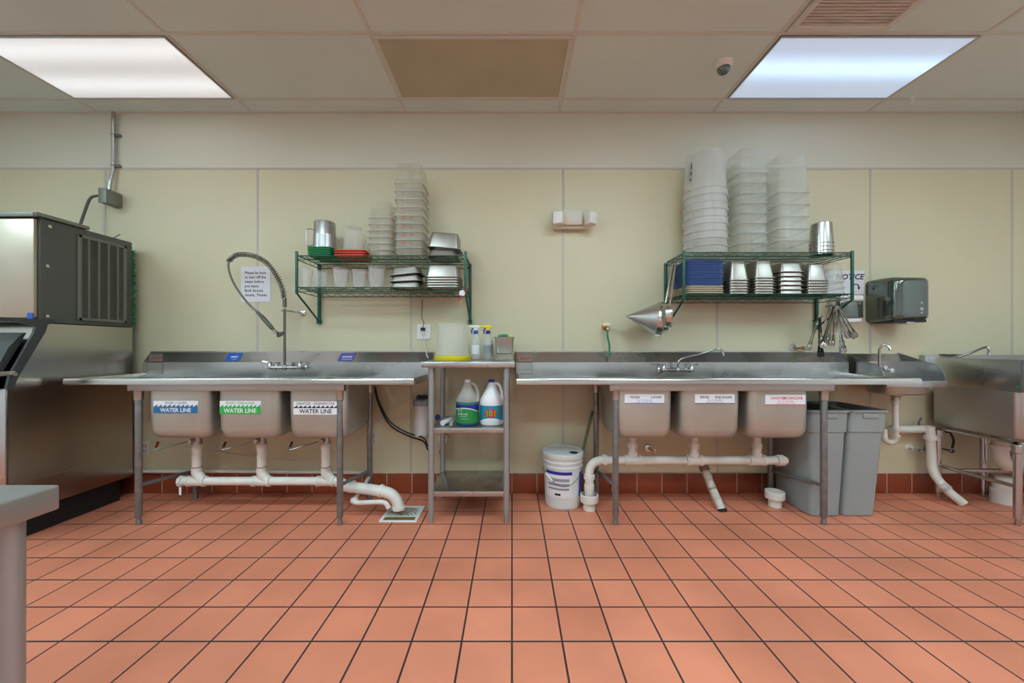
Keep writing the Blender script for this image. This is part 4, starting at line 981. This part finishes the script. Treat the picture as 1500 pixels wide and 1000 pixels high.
# notice
nx0, nx1, nz0, nz1 = XX(353, 3.115), XX(396, 3.115), ZZ(442, 3.115), ZZ(390, 3.115)
t = thing('paper_notice', 'white paper notice taped on the wall behind the sprayer hose', 'notice', ((nx0+nx1)/2, WALL, nz0))
B().box((nx0, WALL-.0045, nz0), (nx1, WALL-.003, nz1)).build('sheet', 'paper', t)
for k, s in enumerate(('Please be sure', 'to turn off the', 'water before', 'you leave', 'Both faucets', 'closed...Thanks')):
    text(s, (nx0+.03, WALL-.0048, nz1-.062-.0365*k), .030, 'ink', t, bold=.02)
# outlet with plug and cord above the table
def outlet(px, py_, lab, w=.075, h=.115, m='offwhite', Y=WALL):
    c = P(px, py_, Y); t = thing('wall_outlet', lab, 'outlet', (c.x, WALL, c.z))
    B().box((c.x-w/2, WALL-.009, c.z-h/2), (c.x+w/2, WALL-.001, c.z+h/2), .002).build('cover_plate', m, t)
    b = B()
    for dz in (.022, -.022):
        b.box((c.x-.012, WALL-.011, c.z+dz-.006), (c.x-.008, WALL-.008, c.z+dz+.006)); b.box((c.x+.008, WALL-.011, c.z+dz-.006), (c.x+.012, WALL-.008, c.z+dz+.006)); b.cyl((c.x, WALL-.011, c.z+dz-.011), (c.x, WALL-.008, c.z+dz-.011), .003, seg=8)
    b.build('sockets', 'dark', t); return t, c
t, c = outlet(621, 486, 'white double wall outlet with plug, above the left end of the table', .11, .125, 'white')
b = B(); b.box((c.x-.02, WALL-.04, c.z+.01), (c.x+.015, WALL-.01, c.z+.035), .004); p = b.build('plug', 'black'); tag(p, 'black plug pushed into the outlet above the table', 'plug')
b = B(); b.tube(smooth([(c.x, WALL-.035, c.z-.02), (c.x+.01, WALL-.04, c.z-.08), (c.x+.035, WALL-.06, c.z-.18), (c.x+.05, WALL-.07, 1.112)], 5), .0045, 6); o = b.build('white_cable', 'offwhite'); tag(o, 'white cord running down from the outlet to the table', 'cord')
b = B(); b.tube(smooth([(c.x-.003, WALL-.03, c.z+.035), (c.x+.008, WALL-.035, c.z+.075), (c.x-.01, WALL-.03, c.z+.12), (c.x-.005, WALL-.03, ZZ(438, 3.08))], 5), .003, 6); o = b.build('dark_cable', 'black'); tag(o, 'thin dark cord hanging from the left shelf down to the outlet', 'cord')
outlet(214, 656, 'beige outlet low on the wall behind the left leg of the left sink')
outlet(547, 641, 'cream outlet low on the wall right of the left sink bowls')
# water filter and tubing
c = P(617, 612, 3.04)
t = thing('water_filter', 'white cylindrical water filter on the wall left of the table', 'water filter', (c.x, 3.06, c.z))
B().lathe([(.050, -.15), (.056, -.14), (.058, -.13), (.060, .10)], (c.x, 3.05, c.z), seg=26).build('canister', 'bucket', t)
B().lathe([(.061, .10), (.066, .102), (.066, .14), (.05, .15)], (c.x, 3.05, c.z), seg=26).build('filter_cap', 'label_grey', t)
b = B(); b.box((c.x-.05, 3.08, c.z+.10), (c.x+.05, WALL-.001, c.z+.17), .003)
for s in (-1, 1): b.cyl((c.x+s*.022, 3.05, c.z+.14), (c.x+s*.022, 3.05, c.z+.185), .009, seg=10)
b.build('bracket', 'black', t)
for k, (dy, mm, lb) in enumerate(((0, 'black', 'upper black tube curving from the left sink to the water filter'), (5, 'kick', 'lower black tube curving from the left sink to the water filter'))):
    b = B(); b.tube(smooth([P(549, 566+dy, 3.06), P(556, 590+dy, 3.05), P(572, 618+dy, 3.04), P(598, 634+dy*.8, 3.04), P(620, 641+dy, 2.98), P(627, 654+dy, 2.97)], 6), .0065, 8)
    o = b.build('water_tube', mm); tag(o, lb, 'tube')
b = B(); b.tube(smooth([P(180, 640, 3.105), P(400, 672, 3.105), P(470, 668, 3.10), P(530, 640, 3.10), P(560, 610, 3.10), P(612, 580, 3.10)], 6), .003, 6); o = b.build('thin_tube', 'offwhite'); tag(o, 'thin clear tube sagging along the wall behind the left sink legs', 'tube')
t = thing('tube_clip', 'small white clip on the wall holding the black tubes', 'clip', P(560, 616, 3.11))
b = B(); b.tube([P(553, 621, 3.105), P(566, 611, 3.105)], .006, 6); b.tube([P(555, 612, 3.105), P(564, 621, 3.105)], .004, 6); b.build('clip', 'white', t)
t = thing('shutoff_valve', 'small valve with paper tag beneath the middle shelf, by the table leg', 'valve', P(648, 648, 3.05))
b = B(); b.tube([P(646, 635, 3.06), P(650, 646, 3.05), P(644, 664, 3.05)], [.010, .013, .008], 8); b.tube(arc(P(652, 640, 3.05), .03, 0, 4.5, 12), .004, 6); b.build('valve_body', 'brass', t)
B().box(P(642, 647, 3.03)-Vector((0, .002, 0)), P(655, 639, 3.03)+Vector((0, .002, 0))).build('paper_tag', 'paper', t)
# blue knob by leg
b = B(); b.lathe([(.008, 0), (.02, .01), (.022, .02), (.01, .03)], P(642, 611, 3.1), (0, -1, 0), 12, sy=1.3); o = b.build('valve_knob', 'navy'); tag(o, 'dark blue valve knob on the wall beside the left table leg', 'knob')
# hose bibb with green hose
c = P(890, 478, 3.05)
t = thing('hose_tap', 'brass wall tap with a short green hose above the right sink', 'tap', (c.x, WALL, c.z))
b = B(); b.lathe([(.03, 0), (.03, .005), (.014, .01), (.014, .05)], (c.x, WALL-.001, c.z), (0, -1, 0), 14); b.tube(smooth([(c.x, 3.07, c.z), (c.x+.0, 3.05, c.z-.01), (c.x, 3.045, c.z-.03)], 4), .013, 10); b.build('tap_body', 'brass', t)
b = B(); b.lathe([(.022, 0), (.025, .004), (.022, .01)], (c.x, 3.05, c.z+.012), (0, -.7, .7), 8); b.build('tap_wheel', 'offwhite', t)
b = B(); b.tube(smooth([(c.x, 3.045, c.z-.02), P(890, 492, 3.04), P(893, 508, 3.04), P(891, 524, 3.02)], 5), .008, 10); b.build('hose', 'hose_green', t)
for (px, py_, lb, r) in ((1165, 510, 'round chrome wall flange with brass stub above the right sink', .038), (951, 657, 'small chrome valve knob on the wall below the wash bowl', .032)):
    c = P(px, py_, 3.10); t = thing('wall_flange', lb, 'valve', (c.x, WALL, c.z))
    B().lathe([(r, 0), (r*.95, .008), (r*.5, .014)], (c.x, WALL-.001, c.z), (0, -1, 0), 20).build('flange', 'chrome', t)
    b = B(); b.tube([(c.x, 3.10, c.z), (c.x+.02, 3.04, c.z)], .010, 8); b.box((c.x+.012, 3.03, c.z-.016), (c.x+.03, 3.045, c.z+.016), .003); b.build('stub', 'brass' if r > .035 else 'chrome', t)
# soap dispenser, sign, towel dispenser
x0, x1 = XX(1229, 3.02), XX(1265, 3.02)
t = thing('soap_dispenser', 'white wall soap dispenser with dark window, left of the towel dispenser', 'soap dispenser', ((x0+x1)/2, WALL, 1.4))
z0, z1 = ZZ(472, 3.02), ZZ(432, 3.02)
b = B(); b.box((x0, 3.01, z1-.05), (x1, WALL-.001, z1), .016, 3); b.box((x0+.01, 3.02, z0), (x1-.01, WALL-.001, z0+.035), .01); b.box((x0+.004, 3.06, z0+.02), (x1-.004, WALL-.001, z1-.03), .005); b.build('housing', 'white', t)
b = B(); b.box((x0+.004, 3.014, z0+.036), (x1-.004, 3.059, z1-.05), .008); b.build('window', 'smoke', t)
b = B(); b.cyl(((x0+x1)/2, 3.05, z0-.012), ((x0+x1)/2, 3.05, z0), .012); b.build('nozzle', 'white', t)
t = thing('wall_sign', 'white printed sign with bold black NOTICE above the soap dispenser', 'sign', P(1243, 415, WALL))
sx0, sx1 = XX(1205, 3.115), XX(1266, 3.115)
B().box((sx0, WALL-.006, ZZ(431, 3.115)), (sx1, WALL-.0035, ZZ(396, 3.115))).build('sign_panel', 'paper', t)
text('NOTICE', (sx1-.008, WALL-.0065, ZZ(409, 3.115)), .062, 'ink', t, align='RIGHT', bold=.03, sk=.2)
b = B(); c = P(1254, 420, 3.112); b.tube(arc((c.x, WALL-.007, c.z), .022, -.3, 2.4, 10), .004, 5); b.lathe([(.010, 0), (.001, .02)], (c.x+.021, WALL-.007, c.z-.004), (.2, 0, -1), 8); b.build('arrow', 'ink', t)
x0, x1, z0, z1 = 2.905, 3.185, ZZ(471, 2.9), ZZ(404, 2.9)
t = thing('towel_dispenser', 'dark smoked chrome paper towel dispenser on the wall', 'towel dispenser', ((x0+x1)/2, WALL, 1.4))
b = B()
R = []
for y, q, zq in ((WALL-.001, 0, 0), (3.0, 0, 0), (2.92, .004, .006), (2.885, .018, .018), (2.87, .04, .035), (2.868, .07, .06)):
    R.append([Vector((v.x, y, v.y)) for v in [Vector((p.x, p.y)) for p in rr(x1-x0-2*q, z1-z0-2*zq, .035, 0, 5, (x0+x1)/2, (z0+z1)/2)]])
b.loft(R); b.build('cover', 'smoke', t)
b = B(); b.box((x0+.015, 2.90, z0-.004), (x1-.015, 3.10, z0+.02), .006); b.build('base_tray', 'black', t)
b = B(); b.box(((x0+x1)/2-.03, 2.90, z0-.018), ((x0+x1)/2+.035, 2.96, z0+.0), .004); b.build('towel_slot', 'bright', t)
b = B()
for dz, r in ((.16, .009), (.115, .013), (.085, .008)): b.lathe([(r, 0), (r, .002)], ((x0+x1)/2+.05, 2.8685, z0+dz-.02), (0, -1, 0), 14)
b.build('icons', 'label_grey', t)

# ------------------------------------------------------------------ right-hand deep sink
RX = 3.375
t = thing('deep_sink', 'deep stainless steel prep sink at the far right, seen from its left side', 'sink', (3.75, 2.8, 0))
b = B(); RX2 = 4.25
b.box((RX, 2.52, .895), (RX+.012, 3.085, 1.115), .004); b.box((RX, 2.515, .895), (RX2, 2.53, 1.06), .004); b.box((RX2-.012, 2.52, .895), (RX2, 3.085, 1.115), .004); b.build('upper_rim', 'steel', t)
b = B(); b.box((RX-.03, 3.075, .95), (RX2, WALL-.001, 1.135), .004); b.build('backsplash', 'steel_dull', t)
b = B(); w_, d_ = RX2-RX-.02, .53; R = []
for z, q in ((.565, .12), (.568, .05), (.58, .015), (.61, 0), (.894, 0), (.894, .02), (.61, .02), (.585, .04), (.575, .12)): R.append(rr(w_-q, d_-q, .03, z, 4, (RX+RX2)/2, 2.80))
b.loft(R); b.build('basin', 'steel_dull', t)
b = B(); b.box((RX+.0, 2.53, .545), (RX+.03, 3.07, .563), .003); b.box((RX, 2.53, .545), (RX2, 2.56, .563), .003); b.build('base_frame', 'steel', t)
for (x, y) in ((3.40, 2.552), (3.40, 3.03), (3.775, 3.04), (4.22, 2.552)):
    b = B(); b.lathe([(.012, 0), (.014, .004), (.014, .04), (.021, .045), (.021, .545)], (x, y, 0), seg=18); lg = b.build('leg', 'steel', t)
    B().lathe([(.022, .485), (.028, .49), (.028, .54), (.024, .545)], (x, y, 0), seg=18).build('leg_socket', 'steel_dull', lg)
b = B(); b.cyl((3.40, 2.552, .258), (3.40, 3.03, .258), .013); b.build('cross_brace', 'steel', t)
b = B(); b.cyl((3.40, 2.9, .258), (4.22, 2.9, .258), .013); b.build('cross_brace', 'steel', t)
b = B(); b.box((RX-.001, 2.50, .90), (RX+.03, 2.517, 1.112), .002); b.build('corner_edge', 'galv', t)
b = B(); b.cyl((RX-.004, 2.53, .935), (RX, 2.53, .935), .012, seg=12); b.build('end_screw', 'hose_green', t)
t = thing('deep_sink_faucet', 'chrome faucet spout angled up over the far right deep sink', 'faucet', P(1400, 526, 3.03))
b = B(); b.tube(smooth([P(1398, 531, 3.05), P(1403, 524, 3.03), P(1422, 516.5, 2.98), P(1442, 508.5, 2.92), P(1448, 510, 2.90), P(1449, 518, 2.90)], 5), .0085, 12); b.cyl(P(1449, 516, 2.90), P(1449, 519.5, 2.90), .012); b.build('spout', 'chrome', t)
b = B(); b.box((XX(1385, 3.04), 3.02, 1.135), (XX(1412, 3.04), 3.09, 1.142), .003); b.build('faucet_deck', 'chrome_hose', t)
t = thing('sink_trap', 'thick white plastic trap under the far right deep sink', 'pipe', P(1467, 670, 2.85))
x = XX(1465, 2.85)
b = B(); b.cyl((x, 2.85, .565), (x, 2.85, .46), .045, seg=18); ring(b, (x, 2.85, .45), (0, 0, 1), .055, .03); b.tube([(x, 2.85, .44), (x+.0, 2.85, .40), (x+.015, 2.85, .35), (x+.05, 2.85, .31), (x+.10, 2.85, .31), (x+.13, 2.85, .36), (x+.14, 2.85, .42)], .045, 16); b.build('trap', 'pvc', t)
b = B(); ring(b, (x, 2.85, .53), (0, 0, 1), .05, .02); b.build('locknut', 'chrome_hose', t)
x = XX(1468, 2.93)
t = thing('floor_standpipe', 'white plastic standpipe rising from the floor under the far right sink', 'pipe', (x, 2.93, 0))
b = B(); b.lathe([(.075, 0), (.075, .10), (.066, .105), (.066, .13), (.055, .16), (.05, .20)], (x+.02, 2.93, 0), seg=24); b.build('standpipe', 'pvc', t)
t = thing('angle_valve', 'chrome stop valve with flexible hose on the wall left of the deep sink leg', 'valve', P(1340, 658, 3.09))
c = P(1334, 656, 3.10)
b = B(); b.lathe([(.036, 0), (.034, .006), (.012, .010), (.012, .04)], (c.x, WALL-.001, c.z), (0, -1, 0), 18); b.build('flange', 'offwhite', t)
b = B(); b.tube([(c.x, 3.07, c.z), P(1345, 659, 3.06), P(1356, 660, 3.05)], .010, 8); b.lathe([(.012, 0), (.018, .01), (.012, .02)], P(1346, 660, 3.06), (0, -1, 0), 8); b.build('valve_body', 'chrome', t)
b = B(); b.tube(smooth([P(1354, 659, 3.05), P(1357, 645, 3.05), P(1350, 630, 3.05), P(1346, 620, 3.06), P(1350, 612, 3.06)], 5), .007, 8); b.build('hose', 'chrome_hose', t)
t = thing('angle_valve', 'dark stop valve with black loop of hose behind the deep sink leg', 'valve', P(1392, 658, 3.08))
b = B(); b.tube(smooth([P(1385, 632, 3.06), P(1392, 634, 3.06), P(1397, 645, 3.06), P(1395, 656, 3.06)], 5), .008, 8); b.build('hose', 'black', t)
b = B(); b.tube([P(1376, 656, 3.09), P(1398, 661, 3.06)], .009, 8); b.lathe([(.014, 0), (.02, .012), (.012, .02)], P(1392, 660, 3.06), (0, -1, 0), 8); b.cyl((XX(1376, 3.09), WALL-.001, ZZ(656, 3.09)), P(1376, 656, 3.08), .011); b.build('valve_body', 'chrome_hose', t)

# ------------------------------------------------------------------ bins and bucket on the floor
def bin_(x0t, x1t, x0b, x1b, lab, yf):
    w1, w0 = x1t-x0t, x1b-x0b; cx = (x0t+x1t)/2; cb = (x0b+x1b)/2; yb = 3.085; d1 = yb-yf; d0 = d1-.05; cy = (yf+yb)/2
    t = thing('waste_bin', lab, 'waste bin', (cb, cy, 0), 'grey bins under the right sink')
    R = []
    def a(z, f, q, r=.03, ex=0): R.append(rr(w0+(w1-w0)*f-q+ex, d0+(d1-d0)*f-q+ex, r, z, 5, cb+(cx-cb)*f, cy))
    a(0, 0, .02, .02); a(.008, 0, 0); a(.60, .78, 0); a(.602, .80, -.012); a(.74, .98, -.012)
    a(.742, 1, -.03); a(.758, 1, -.03); a(.758, 1, .004); a(.60, .78, .012); a(.02, 0, .012)
    B().loft(R).build('bin_body', 'grey_bin', t)
    b = B(); b.box((cx-.05, yf-.012, .70), (cx+.05, yf-.001, .735), .004); b.build('front_grip', 'grey_bin', t)
    return t
bin_(2.092, 2.358, 2.115, 2.325, 'grey slim bin behind the right leg of the long sink', 2.66)
bin_(2.385, 2.635, 2.345, 2.575, 'grey slim bin standing under the hand sink end, right of the other bin', 2.665)
cx, Y = .390, 2.915
t = thing('plastic_bucket', 'white five-gallon bucket with lid and pole, on the floor left of the long sink', 'bucket', (cx, Y, 0))
B().lathe([(.128, 0), (.132, .004), (.135, .02), (.146, .30), (.152, .302), (.152, .312), (.147, .314), (.148, .335), (.154, .337), (.154, .347), (.149, .35), (.150, .375)], (cx, Y, 0), seg=36).build('bucket_body', 'bucket', t)
B().lathe([(.156, .372), (.158, .376), (.158, .405), (.152, .41), (.148, .404), (.10, .402), (.002, .402)], (cx, Y, 0), seg=36, cap0=True, cap1=False).build('lid', 'bucket', t)
b = B(); b.lathe([(.032, 0), (.032, .002)], (cx+.075, Y-.05, .403), (0, 0, 1), 16); b.build('lid_hole', 'dark', t)
SHk = SH
def wrapc(m, name, z0, z1, a0, a1, ex=0):
    b = B(); n = 12
    for k in range(n):
        p, q = a0+(a1-a0)*k/n, a0+(a1-a0)*(k+1)/n; f = lambda a, z: (cx+(.1355+.0385*z*.95+.001+ex)*math.sin(a), Y-(.1355+.0385*z*.95+.001+ex)*math.cos(a), z)
        b.bm.faces.new([b.bm.verts.new(f(p, z0)), b.bm.verts.new(f(q, z0)), b.bm.verts.new(f(q, z1)), b.bm.verts.new(f(p, z1))])
    return b.build(name, m, t)
wrapc('paper', 'label', .09, .275, -1.1, .35); wrapc('navy', 'label_band', .262, .285, -1.1, .35, .001); wrapc('blue', 'side_label', .09, .27, .85, 1.6)
wrapc('label_grey', 'label_text', .15, .235, -.95, .2, .0012); wrapc('paper', 'label_gap', .165, .18, -.97, .22, .0018); wrapc('paper', 'label_gap', .20, .212, -.97, .22, .0018); wrapc('ink', 'barcode', .11, .125, -.55, -.25, .0012)
b = B(); hp_ = [(cx+.157*math.sin(a), Y-.157*math.cos(a)-.006, .285-.10*math.cos((a+.1)*1.1)**2) for a in [-1.5+k*3.0/14 for k in range(13)]]; b.tube(hp_, .0022, 6); b.build('bail_handle', 'chrome_hose', t)
b = B(); b.tube(hp_[2:5], .007, 8); b.build('handle_grip', 'white', t)
b = B(); p0 = Vector((cx+.075, Y-.05, .15)); p1 = P(868, 602, 3.07); b.cyl(p0, p1, .011, seg=10); o = b.build('broom_pole', 'pole'); tag(o, 'thin green-grey pole sticking up out of the bucket lid', 'pole')

# ------------------------------------------------------------------ foreground table at the left
t = thing('foreground_table', 'stainless steel table corner in the left foreground', 'table', (-1.5, .4, 0))
b = B(); b.box((-2.2, -.6, .823), (-1.052, .885, .88), .006, 3); b.build('tabletop', 'tablesteel', t)
for (x, y) in ((-1.112, .838), (-2.12, .838), (-1.112, -.5)):
    b = B(); b.lathe([(.014, 0), (.018, .004), (.018, .06), (.0245, .065), (.0245, .823)], (x, y, 0), seg=28); b.build('leg', 'leg', t)
